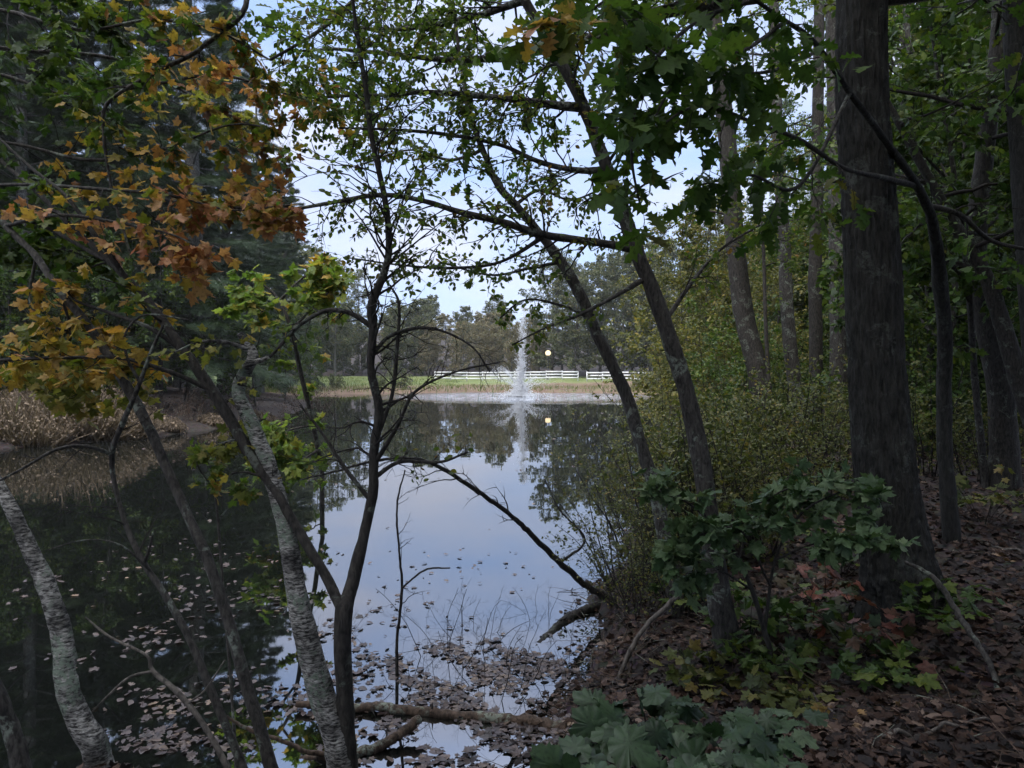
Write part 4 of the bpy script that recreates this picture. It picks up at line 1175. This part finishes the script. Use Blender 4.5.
mid_trunk('slanting_tree', 'mottled trunk slanting across the wide dark one near the east edge', [(1050, 470, 8, 24), (1022, 390, 8, 21), (1004, 330, 8, 19), (985, 275, 8, 16), (955, 225, 8, 13), (930, 180, 8, 10)], B_DARK, mt=M_GREEN)
mid_trunk('edge_tree', 'dark tall trunk cut by the east edge of the view', [(1046, 500, 7, 32), (1036, 350, 7, 29), (1024, 180, 7, 27), (1017, 60, 7, 26), (1012, -60, 7, 24)], B_BIG, mt=M_GREEN, size=.08)
mid_trunk('slim_tree', 'slim pale trunk right against the arching oak trunk', [(931, 430, 14, 8), (930, 330, 14, 7), (924, 220, 14, 7), (914, 110, 14, 6), (905, 0, 14, 5)], B_GREY, mt=M_GREEN)
mid_trunk('slim_tree', 'slim pale trunk alone past the arching oak in the dim woods', [(966, 440, 15, 10), (967, 330, 15, 9), (970, 200, 15, 8), (975, 60, 15, 7)], B_DARK, mt=M_GREEN)

# green leafy maple saplings in the upper right
def leafy(name, label, stems, mt, tmpl, size, kw, cat='sapling', bark=B_GREY, lab=None):
    tw = {i: [('f', kw)] for i in range(len(stems))}
    return traced_tree(name, label, cat, stems, bark, tw, foliage={'f': (tmpl, size, mt, lab)}, sides=8)


leafy('green_sapling', 'bushy green maple sapling past the arching oak in the upper east corner',
      [[(985, 480, 9.0, 9), (975, 380, 8.8, 8), (968, 280, 8.6, 7), (955, 180, 8.5, 6), (940, 90, 8.5, 4), (930, 20, 8.5, 3)],
       [(968, 280, 8.6, 4), (930, 250, 8.4, 3), (905, 240, 8.3, 2)], [(960, 220, 8.5, 4), (1000, 190, 8.2, 3), (1040, 180, 8.0, 2)], [(957, 190, 8.5, 4), (920, 150, 8.4, 3), (900, 120, 8.4, 2)], [(945, 120, 8.5, 3), (990, 90, 8.3, 3), (1030, 70, 8.2, 2)], [(966, 260, 8.5, 4), (1000, 270, 8.3, 3), (1040, 260, 8.2, 2)]],
      M_GREEN, MAPLE, .10, dict(n=16, t0=.3, L=(.4, .9), sub=4, per=4, flatz=.4))

# ------------------------------------------------------------------ branches, logs and twigs at the waterline
def stick(name, label, cat, stems, bark, twigs=None, group=None, foliage=None, sides=8, rough=.06):
    p0 = P(*stems[0][0][:3])
    root = thing(name, label, cat, (p0[0], p0[1], max(p0[2], -1)), group)
    LV = {k: Leaves() for k in (foliage or {})}
    for si, st in enumerate(stems):
        path, rad = pix_path(st, 9, .15)
        mb = MB(); mb.tube(path, rad, sides, rough); mb.build('stem' if si == 0 else 'limb', bark, root, True)
        for key, kw in (twigs or {}).get(si, []):
            tb = MB(); branch_out(tb, LV.get(key), path, rad, **kw); tb.build('twigs', B_TWIG, root)
    for k, (tm, size, mt, lab) in (foliage or {}).items():
        LV[k].build('foliage', tm, size, mt, root, label=lab)
    return root


def WY(py, z=0.0):
    """Depth at which height z shows at picture row py."""
    return (CAMZ - z) * F / (py - HORIZON)


stick('arching_branch', 'long dark branch arching from the shore out over the bright water', 'branch',
      [[(628, 612, 6.6, 9.6), (612, 601, 6.6, 8.8), (590, 588, 6.5, 7.2), (560, 563, 6.3, 6.4), (530, 533, 6.1, 5.6), (505, 511, 5.9, 4.8), (470, 486, 5.6, 4.8), (435, 465, 5.3, 4.0), (405, 458, 5.1, 3.2), (370, 462, 5.0, 3.2), (340, 470, 4.9, 2.4), (300, 480, 4.8, 1.6)],
       [(560, 563, 6.3, 3.2), (585, 540, 6.4, 2.4), (560, 510, 6.3, 1.6), (545, 480, 6.3, 1.6)]],
      B_DARK, {0: [(None, dict(n=20, t0=.4, L=(.15, .5), sub=3, per=0))], 1: [(None, dict(n=6, L=(.1, .3), sub=2, per=0))]})
stick('sunken_branch', 'short black branch dipping into the water from the leafy shore', 'branch',
      [[(606, 604, 6.8, 11), (590, 609, 6.7, 10), (570, 617, 6.5, 9), (548, 636, 6.1, 9), (534, 652, 5.8, 8), (526, 662, 5.6, 6)]], B_DARK, {0: [('b', dict(n=7, L=(.08, .2), sub=2, per=1))]}, foliage={'b': (OVAL, .05, M_LITTER, None)})
stick('fallen_log', 'slender tan log lying level over the floating leaves', 'log',
      [[(296, 704, 4.72, 7), (345, 707, 4.72, 9), (385, 708, 4.7, 10), (430, 713, 4.66, 11), (480, 718, 4.6, 11), (530, 723, 4.55, 13), (566, 728, 4.5, 14)]], B_TAN, {0: [(None, dict(n=5, L=(.06, .2), sub=1, per=0))]})
stick('fallen_branch', 'forked tan branch propped against the foot of the birch below the log', 'branch',
      [[(300, 760, 4.15, 9), (335, 755, 4.15, 11), (370, 750, 4.2, 11), (398, 735, 4.3, 10), (420, 719, 4.4, 9)], [(345, 754, 4.15, 6), (310, 752, 4.1, 5), (280, 740, 4.1, 4), (250, 730, 4.1, 4), (225, 716, 4.1, 3)]], B_TAN, {0: [(None, dict(n=6, L=(.06, .2), sub=1, per=0))]})
stick('bare_reed', 'single wiry stem rising straight from the bright water', 'stem',
      [[(397, 692, WY(680), 4), (397, 640, WY(680), 3), (402, 588, WY(680), 3), (399, 550, WY(680), 2.4), (397, 505, WY(680), 2), (405, 470, WY(680), 1.5)], [(402, 588, 5.2, 2), (425, 570, 5.2, 2), (450, 568, 5.1, 1.5)]], B_DARK, {0: [(None, dict(n=8, t0=.3, L=(.12, .35), sub=2, per=0))]})
stick('leaning_stick', 'pale thin pole slanting up from the litter below the leafy sprays', 'stick',
      [[(612, 690, 4.9, 5), (640, 634, 5.0, 5), (668, 605, 5.0, 5), (700, 575, 5.0, 4), (742, 537, 5.0, 4), (790, 508, 5.1, 3), (840, 500, 5.2, 2)]], B_DEAD)
stick('curved_stick', 'grey curved stick bowing down from the foot of the big trunk', 'stick',
      [[(905, 562, 4.45, 4), (930, 575, 4.3, 6), (948, 597, 4.2, 7), (968, 630, 4.0, 7), (990, 665, 3.85, 7), (1000, 700, 3.7, 6)]], B_GREY)
for k, (a_, b_, lab) in enumerate([((880, 742), (1010, 722), 'grey fallen stick lying level at the lower east corner'), ((985, 547), (1050, 566), 'thin pale stick on the ground past the arching oak'),
                                  ((780, 650), (835, 720), 'wiry brown stem lying across the litter under the seedlings'), ((800, 590), (850, 640), 'dark stick among the low red seedlings')]):
    g0, g1 = G(*a_), G(*b_)
    root = thing('ground_stick', lab, 'stick', g0)
    q = np.linspace(0, 1, 14)[:, None]
    pth = g0 * (1 - q) + g1 * q
    pth[:, 2] = [hz(x, y) + .02 for x, y in pth[:, :2]]
    pth[1:-1] += rng.normal(size=(12, 3)) * .012
    mb = MB(); mb.tube(catmull(pth, 3), np.linspace(.012, .005, 40), 7, .08); mb.build('stem', B_DEAD, root, True)

bs = shrub('bare_twigs', 'fan of fine bare twigs standing in the shallow water', 'twigs', 1.0, .8, 7, .04, M_LITTER, OVAL, 7, 0, 'fans of bare twigs in the shallows', B_TWIG, (.3, .7), 3, .004)
for k, (px, py, s) in enumerate(((448, 655, .9), (500, 690, .85), (425, 700, .6), (560, 700, .7), (330, 640, .6), (545, 620, .6), (475, 640, .7))):
    x, y = (px - 512) / F * WY(py), WY(py)
    if k == 0:
        bs.location = (x, y, -.1); bs.scale = (s, s, s)
    else:
        dup(bs, (x, y, -.1), k * 1.3, s)
# shore bush with arching dark stems, left of the leafy sprays
ss = shrub('shore_bush', 'thin twiggy bush with sparse olive leaves on the pond edge', 'bush', 1.9, 1.1, 9, .04, M_OLIVE, OVAL, 10, 2, 'twiggy bushes on the pond edge', B_DARK, (.25, .6), 4, .011)
for k, (px, Y, s, rz) in enumerate(((640, 7.6, 1.0, 0), (655, 8.6, 1.05, 1.9), (622, 6.9, .75, 3.1), (672, 10.0, 1.1, 4.2), (690, 7.2, .85, 5.0), (665, 12.5, 1.2, .7), (640, 5.9, .55, 2.2), (668, 6.2, .6, 3.6), (625, 6.3, .5, 4.4), (690, 5.6, .5, 1.1), (655, 7.0, .7, 5.5))):
    if k == 0:
        ss.location = at(px, Y)
    else:
        dup(ss, at(px, Y), rz, s)

# ------------------------------------------------------------------ leafy sprays, seedlings and the plant at our feet
leafy('leafy_sapling', 'cool green sapling with level layered sprays before the leaning trunk',
      [[(770, 650, 4.5, 6), (752, 590, 4.5, 5), (730, 545, 4.5, 4), (700, 512, 4.5, 3), (668, 492, 4.5, 2), (645, 486, 4.5, 2)],
       [(765, 630, 4.5, 4), (775, 560, 4.45, 3), (800, 515, 4.4, 3), (840, 492, 4.4, 2), (875, 486, 4.4, 2)],
       [(752, 590, 4.5, 3), (720, 570, 4.4, 2), (690, 560, 4.35, 2), (665, 555, 4.3, 2)],
       [(775, 560, 4.45, 3), (810, 545, 4.3, 2), (850, 535, 4.2, 2), (885, 540, 4.2, 1.5)],
       [(740, 560, 4.5, 3), (750, 520, 4.6, 2), (775, 495, 4.6, 2), (800, 485, 4.6, 2)],
       [(770, 585, 4.45, 3), (740, 530, 4.3, 2), (700, 535, 4.2, 2)]],
      M_COOL, MAPLE, .085, dict(n=10, t0=.35, L=(.12, .32), sub=2, per=4, flatz=.15, droop=.1), 'sapling', B_DARK)


def seedling(name, label, base, stems, h, spread, leaf, mt, tmpl, cat='plant', nleaf=8):
    root = thing(name, label, cat, base)
    base = np.asarray(base, float)
    tb = MB(); lv = Leaves()
    for k in range(stems):
        a = k * 2.4 + rng.uniform(-.5, .5); s = spread * math.sqrt((k + .5) / stems)
        d = np.array((math.cos(a) * s / h, math.sin(a) * s / h, 1.0)); l = math.hypot(s, h) * rng.uniform(.8, 1.1)
        pt = twig(base + np.array((.02 * math.cos(a), .02 * math.sin(a), -.03)), d, l, 6, .5, .08)
        tb.tube(pt, np.linspace(.004, .0018, 7), 5)
        for q in range(nleaf):
            j = rng.integers(3, 7); an_ = rng.uniform(0, 6.28)
            aa = np.array((math.cos(an_), math.sin(an_), -.1))
            p1 = pt[j] + aa * leaf * .55
            tb.tube([pt[j], (pt[j] + p1) / 2 + (0, 0, .01), p1], [.0016, .0014, .001], 4)
            lv.add(p1, aa)
    tb.build('stems', B_TWIG, root)
    lv.build('foliage', tmpl, leaf, mt, root, .35, 1.0)
    return root


for px, py, h, s, mt, lab in ((745, 625, .35, .35, M_GREEN, 'dull green maple seedling low beside the leaner stump'), (800, 620, .34, .4, M_GREEN, 'wide green seedling clump between the stump and the red seedling'),
                              (858, 640, .36, .35, M_LOWRED, 'reddening seedling low before the foot of the big trunk'), (820, 590, .38, .35, M_LOWRED, 'rusty red and green seedling against the big trunk'),
                              (880, 668, .25, .3, M_GREEN, 'small green seedling below the reddening one'), (760, 655, .22, .25, M_GREEN, 'tiny green seedling in the litter below the stump'),
                              (690, 590, .3, .3, M_GREEN, 'drab green seedling against the shore side of the leaner foot'), (705, 672, .22, .3, M_OLIVE, 'olive seedling in wet litter below the leaner stump'),
                              (930, 610, .3, .3, M_GREEN, 'green seedling just past the flared foot of the big trunk'), (840, 560, .45, .4, M_GREEN, 'tall green seedling pressed against the big trunk side'),
                              (790, 690, .18, .25, M_OLIVE, 'sprawling olive seedling in the open litter'), (660, 560, .4, .35, M_OLIVE, 'olive seedling beside the foot of the slimmer leaner'),
                              (985, 505, .5, .5, M_OLIVE, 'yellowing low plant past the arching oak foot')):
    seedling('seedling', lab, G(px, py + 18), 9, h, s, .085, mt, MAPLE)


def foot_plant(label, base, leaves):
    """leaves: (px, py, Y, size, heading degrees, tilt)"""
    base = np.asarray(base, float)
    root = thing('broadleaf_plant', label, 'plant', base)
    tb = MB()
    for px, py, Y, s, hd, tl in leaves:
        c = P(px, py, Y)
        a = math.radians(hd)
        ax = np.array((math.cos(a), math.sin(a), tl))
        p0 = c - unit(ax) * s * .4
        mid = (base + p0) / 2 + np.array((0, 0, .09))
        tb.tube(catmull([base + rng.normal(size=3) * .01, mid, p0], 5), np.linspace(.005, .002, 11), 5)
    tb.build('stems', B_TWIG, root)
    mb = MB()
    for px, py, Y, s, hd, tl in leaves:
        for q in range(4):
            c = P(px, py, Y) + (rng.normal(size=3) * (.06, .06, .035) if q else 0); a = math.radians(hd + (rng.normal() * 45 if q else 0))
            ax = np.array((math.cos(a), math.sin(a), tl + rng.normal() * .25))
            sz = s * rng.uniform(.35, .9)
            p0 = c - unit(ax) * sz * .4
            mb.leaves(BIGLEAF, p0[None], sz, unit(ax)[None], (np.array((0, -.2, 1.0)) + rng.normal(size=3) * .4)[None])
    mb.build('foliage', M_FOOT, root)
    return root


foot_plant('big lobed cool green leafed plant at the bottom of the view', G(650, 800), [
    (590, 728, 2.95, .20, 200, -.1), (575, 752, 2.8, .20, 215, -.2), (612, 712, 3.05, .18, 150, .0), (640, 702, 3.15, .17, 95, .2), (625, 742, 2.85, .21, 240, -.25), (655, 726, 3.0, .20, 70, -.05),
    (672, 716, 3.05, .17, 30, .0), (600, 772, 2.65, .2, 230, -.3), (650, 762, 2.75, .22, 265, -.35), (680, 745, 2.9, .2, 330, -.15), (640, 735, 3.0, .2, 120, .1), (690, 775, 2.65, .2, 290, -.3),
    (660, 697, 3.25, .15, 85, .3), (615, 728, 3.0, .18, 185, .1), (700, 732, 3.0, .17, 10, -.1), (565, 775, 2.65, .19, 210, -.3), (630, 780, 2.6, .2, 255, -.3)])
foot_plant('smaller lobed green plant beside the big leafed one toward the litter', G(745, 790), [
    (715, 728, 2.95, .15, 160, .0), (730, 748, 2.8, .15, 230, -.2), (752, 735, 2.9, .15, 60, .0), (775, 728, 2.95, .17, 10, .05), (800, 722, 3.0, .14, 5, .05), (765, 752, 2.75, .17, 300, -.2), (740, 770, 2.65, .17, 260, -.3),
    (790, 745, 2.8, .16, 340, -.15), (720, 760, 2.7, .15, 210, -.2), (775, 775, 2.6, .16, 285, -.3), (738, 722, 3.0, .13, 100, .1)])

# ------------------------------------------------------------------ west bank straw and scrub
st_lab = ['pale straw mound at the very edge of the west bank', 'tall peaked straw clump on the west bank behind the bent sapling', 'rounded tan straw clump beside the tall peaked one', 'low straw clump by the waterline under the maple trunk', 'faded straw clump set back under the evergreens',
          'thin straw tuft on the bare bank between the maple and birch trunks', 'small straw tuft at the waterline seen just west of the birch', 'sparse straw tuft far along the west bank under dark branches']
for k, (px, Y, s) in enumerate(((25, 21.5, 1.5), (72, 23.0, 2.1), (103, 23.2, 1.6), (126, 23.6, 1.0), (48, 25.5, 1.7), (165, 25.2, .6), (215, 27.6, .55), (262, 31.5, .6))):
    b = np.array(at(px, Y))
    root = thing('straw_clump', st_lab[k], 'dry grass', b)
    N = 1700
    a = rng.uniform(0, 6.28, N); r_ = np.sqrt(rng.uniform(0, 1, N)) * s * .75
    off = np.stack([r_ * np.cos(a), r_ * np.sin(a) * .7, np.zeros(N)], -1)
    p0 = b + off; p0[:, 2] = hgt(p0[:, 0], p0[:, 1]) - .03
    ax = np.stack([np.cos(a) * .55, np.sin(a) * .55, np.ones(N)], -1) + .35 * rng.normal(size=(N, 3))
    L_ = s * rng.uniform(.45, 1.0, N) * (1.05 - .55 * r_ / s)
    mb = MB(); mb.leaves(BLADE, p0, L_, ax, rng.normal(size=(N, 3))); 
    # fallen plumes drooping from the blade tips
    tip = p0 + (ax / np.linalg.norm(ax, axis=1, keepdims=True)) * L_[:, None] * .95
    mb.leaves(TRI, tip, .085 * rng.uniform(.5, 1.4, N), np.stack([np.cos(a), np.sin(a), -.9 + 0 * a], -1) + .4 * rng.normal(size=(N, 3)), rng.normal(size=(N, 3)))
    mb.build('blades', M_STRAW, root)
rs = shrub('russet_scrub', 'bare russet scrub bush at the west waterline', 'bush', 1.6, 1.3, 11, .05, M_LITTER, OVAL, 9, 1, 'russet scrub along the west waterline', B_TAN, (.25, .6), 4, .012)
for k, (px, Y, s) in enumerate(((300, 37, 1.2), (322, 42, 1.1), (275, 31, 1.0), (170, 25.5, .7), (195, 27.5, .8), (235, 28.5, .8), (312, 49, 1.2), (145, 24.5, .6), (182, 28, .9), (205, 30, 1.0), (225, 31, 1.0), (248, 33, 1.1), (158, 27, .8))):
    if k == 0: rs.location = at(px, Y); rs.scale = (s,) * 3
    else: dup(rs, at(px, Y), k * 1.1, s)
gs = shrub('far_shrub', 'round grey green shrub at the water edge of the far lawn', 'shrub', 1.6, 1.0, 9, .09, M_FARGREEN, DIAM, 9, 6, 'shrubs along the far shore', None, (.25, .6), 4, .012)
for k, (px, Y, s) in enumerate(((398, 72, 1.5), (380, 74, 1.0), (660, 68, 1.5), (645, 72, 1.2), (675, 64, 1.6), (700, 66, 1.6), (335, 70, 1.0))):
    if k == 0: gs.location = at(px, Y); gs.scale = (s,) * 3
    else: dup(gs, at(px, Y), k * 1.1, s)

# a clump of yellow green maple sprays over the water in the west
leafy('young_maple', 'bright yellow green young maple on the west shore beside the birch top',
      [[(322, 470, 12, 5), (312, 420, 11.6, 5), (300, 370, 11.2, 5), (290, 325, 11, 4), (275, 295, 11, 3), (255, 280, 11, 2)],
       [(292, 330, 11, 3), (320, 300, 10.8, 2), (345, 280, 10.6, 2)], [(280, 300, 11, 3), (300, 280, 10.8, 2), (320, 268, 10.8, 2)], [(295, 345, 11.1, 3), (260, 310, 10.8, 2), (232, 295, 10.8, 2)],
       [(312, 425, 11.6, 3), (290, 430, 11.4, 2), (270, 440, 11.3, 2)], [(318, 450, 11.8, 3), (300, 460, 11.5, 2), (275, 462, 11.3, 2)]],
      M_LIME, MAPLE, .13, dict(n=13, t0=.3, L=(.3, .75), sub=3, per=4, flatz=.35), 'maple')
leafy('young_maple', 'small yellowing maple shoot low over dark water left of the birch',
      [[(238, 800, 3.9, 4), (232, 700, 4.2, 3), (224, 600, 4.4, 3), (218, 520, 4.6, 3), (215, 480, 4.7, 2), (225, 465, 4.7, 1.5)],
       [(218, 520, 4.6, 2), (235, 500, 4.7, 1.5), (245, 490, 4.7, 1.2)], [(216, 490, 4.7, 2), (200, 470, 4.7, 1.5), (195, 455, 4.7, 1.2)]],
      M_LIME, MAPLE, .055, dict(n=5, t0=.7, L=(.08, .2), sub=2, per=3, flatz=.4), 'maple')

# ------------------------------------------------------------------ litter and floating leaves (nobody could count them)
def flat_leaves(name, pts, size, mat, tmpl, tilt=.35, lift=.012):
    N = len(pts)
    a = rng.uniform(0, 6.28, N)
    ax = np.stack([np.cos(a), np.sin(a), tilt * .4 * rng.normal(size=N)], -1)
    nn = np.array((0, 0, 1.0)) + tilt * rng.normal(size=(N, 3))
    b = MB(); b.leaves(tmpl, pts + np.array((0, 0, lift)), size, ax, nn)
    return b


mb = MB()
N = 130000
y = 1.6 + 24 * rng.uniform(0, 1, N) ** 2.2; x = rng.uniform(-.75, .85, N) * (y + 1.0)
z = hgt(x, y); d = pond_dist(x, y)
keep = (d > .03) | ((d > -.45) & (rng.uniform(0, 1, N) < .35 + d))
pts = np.stack([x, y, np.maximum(z, 0.0)], -1)[keep]
h_ = rng.integers(0, 3, len(pts))
for q, tm in enumerate((MAPLE, OAK, OVAL)):
    s_ = pts[h_ == q]
    b = flat_leaves('', s_, np.where(rng.uniform(0, 1, len(s_)) < .05, 1.45, 1.0) * rng.uniform(.028, .075, len(s_)), None, tm, .55, .016)
    mb.add(np.concatenate(b.v), b.loops[0].reshape(-1, 3))
tag(mb.build('leaf_litter', M_LITTER), 'brown and pinkish fallen leaves carpeting the bank', 'leaf litter', kind='stuff')

mb = MB()                                                           # twigs strewn through the litter and tangled at the water's edge
for k in range(700):
    yq = 2.2 + 9 * rng.uniform() ** 1.6; xq = rng.uniform(-.2, .8) * (yq + .6)
    if k % 2:
        e = POND[rng.integers(5, 9)]; xq, yq = e[0] + rng.normal() * .35 + .15, e[1] + rng.normal() * .6
    if pond_dist(np.array([xq]), np.array([yq]))[0] < -.25: continue
    zq = max(0, hz(xq, yq)); a = rng.uniform(0, 6.28); l = rng.uniform(.1, .55)
    mb.tube(twig((xq, yq, zq + .015), (math.cos(a), math.sin(a), rng.uniform(0, .35)), l, 5, .3, .15), np.linspace(.0035, .001, 6), 4)
tag(mb.build('twig_litter', B_TAN), 'fine broken twigs strewn over the litter and the water edge', 'twig litter', kind='stuff')

pts = []
N = 3400                                                            # the raft of leaves against the near shore
px = rng.normal(490, 75, N); py = 640 + np.abs(rng.normal(0, 70, N)) + rng.uniform(0, 20, N)
yy = 2.2 * F / (py - HORIZON); xx = (px - 512) / F * yy
cl = np.sin(xx * 5.3 + 1) * np.sin(yy * 6.1) + .6 * np.sin(xx * 11 + yy * 9)
k_ = (cl > -.1 + rng.normal(size=N) * .3) & (pond_dist(xx, yy) < 0)
pts.append(np.stack([xx, yy, 0 * xx], -1)[k_])
N = 2600                                                            # drifting groups to the west
cx = rng.uniform(-5, .5, 60); cyy = rng.uniform(3.7, 9, 60)
j = rng.integers(0, 60, N)
xx = cx[j] + rng.normal(size=N) * .14 * cyy[j] / 5; yy = cyy[j] + rng.normal(size=N) * .12 * cyy[j] / 4
k_ = pond_dist(xx, yy) < 0
pts.append(np.stack([xx, yy, 0 * xx], -1)[k_][::13])
N = 260                                                            # single leaves out on the pond
yy = 6 + 45 * rng.uniform(0, 1, N) ** 1.3; xx = rng.uniform(-.62, .15, N) * yy
k_ = pond_dist(xx, yy) < 0
pts.append(np.stack([xx, yy, 0 * xx], -1)[k_])
for px0, py0, k in ((150, 636, 110), (205, 603, 80), (170, 705, 150), (245, 690, 90), (150, 745, 160), (300, 705, 120), (70, 660, 40), (245, 600, 60), (120, 575, 25), (330, 640, 80), (225, 560, 40), (395, 610, 40), (430, 585, 22), (210, 745, 120)):
    pj = np.stack([px0 + rng.normal(size=k) * 24, py0 + rng.normal(size=k) * 9], -1)
    yy = 2.2 * F / (pj[:, 1] - HORIZON); xx = (pj[:, 0] - 512) / F * yy
    k_ = pond_dist(xx, yy) < 0
    pts.append(np.stack([xx, yy, 0 * xx], -1)[k_][::2])
pts = np.concatenate(pts)
mb = MB(); h_ = rng.integers(0, 3, len(pts))
for q, tm in enumerate((MAPLE, OAK, OVAL)):
    s_ = pts[h_ == q]
    b = flat_leaves('', s_, rng.uniform(.03, .075, len(s_)) * np.clip(s_[:, 1] / 12, 1, 2.0), None, tm, .22, .010)
    mb.add(np.concatenate(b.v), b.loops[0].reshape(-1, 3))
tag(mb.build('floating_leaves', M_FLOAT), 'fallen leaves floating on the pond in rafts and singly', 'floating leaves', kind='stuff')

N = 26000
x = rng.uniform(-34, 16, N); y = rng.uniform(56, 100, N)
d = pond_dist(x, y); k_ = (d > .1) & ((x < -6) | (d < 9))
x, y, d = x[k_], y[k_], d[k_]
mb = MB(); ax = np.stack([.3 * rng.normal(size=len(x)), .3 * rng.normal(size=len(x)), np.ones(len(x))], -1)
b2_ = (np.array([(-.06, 0, 0), (.06, 0, 0), (0, 1, .1)], float), np.array([(0, 1, 2)]))
mb.leaves(b2_, np.stack([x, y, hgt(x, y) - .02], -1), rng.uniform(.12, .38, len(x)) * np.where(d < 4, 1.5, 1), ax, rng.normal(size=(len(x), 3)))
tag(mb.build('bank_grass', M_GRASS), 'rough grass on the far bank and lawn', 'grass', kind='stuff')


# ------------------------------------------------------------------ the evening air over the pond
m, n, o = mat_base('air')
pv = n.nodes.new('ShaderNodeVolumePrincipled')
pv.inputs['Color'].default_value = (0.90, 0.93, 1.0, 1)
pv.inputs['Density'].default_value = 0.0003
n.links.new(pv.outputs[0], o.inputs['Volume'])
mb = MB(); mb.box((0, 150, 24), (700, 580, 54))
tag(mb.build('haze', m), kind='stuff')
print('BOUNDS', ZZ.min(), ZZ.max())
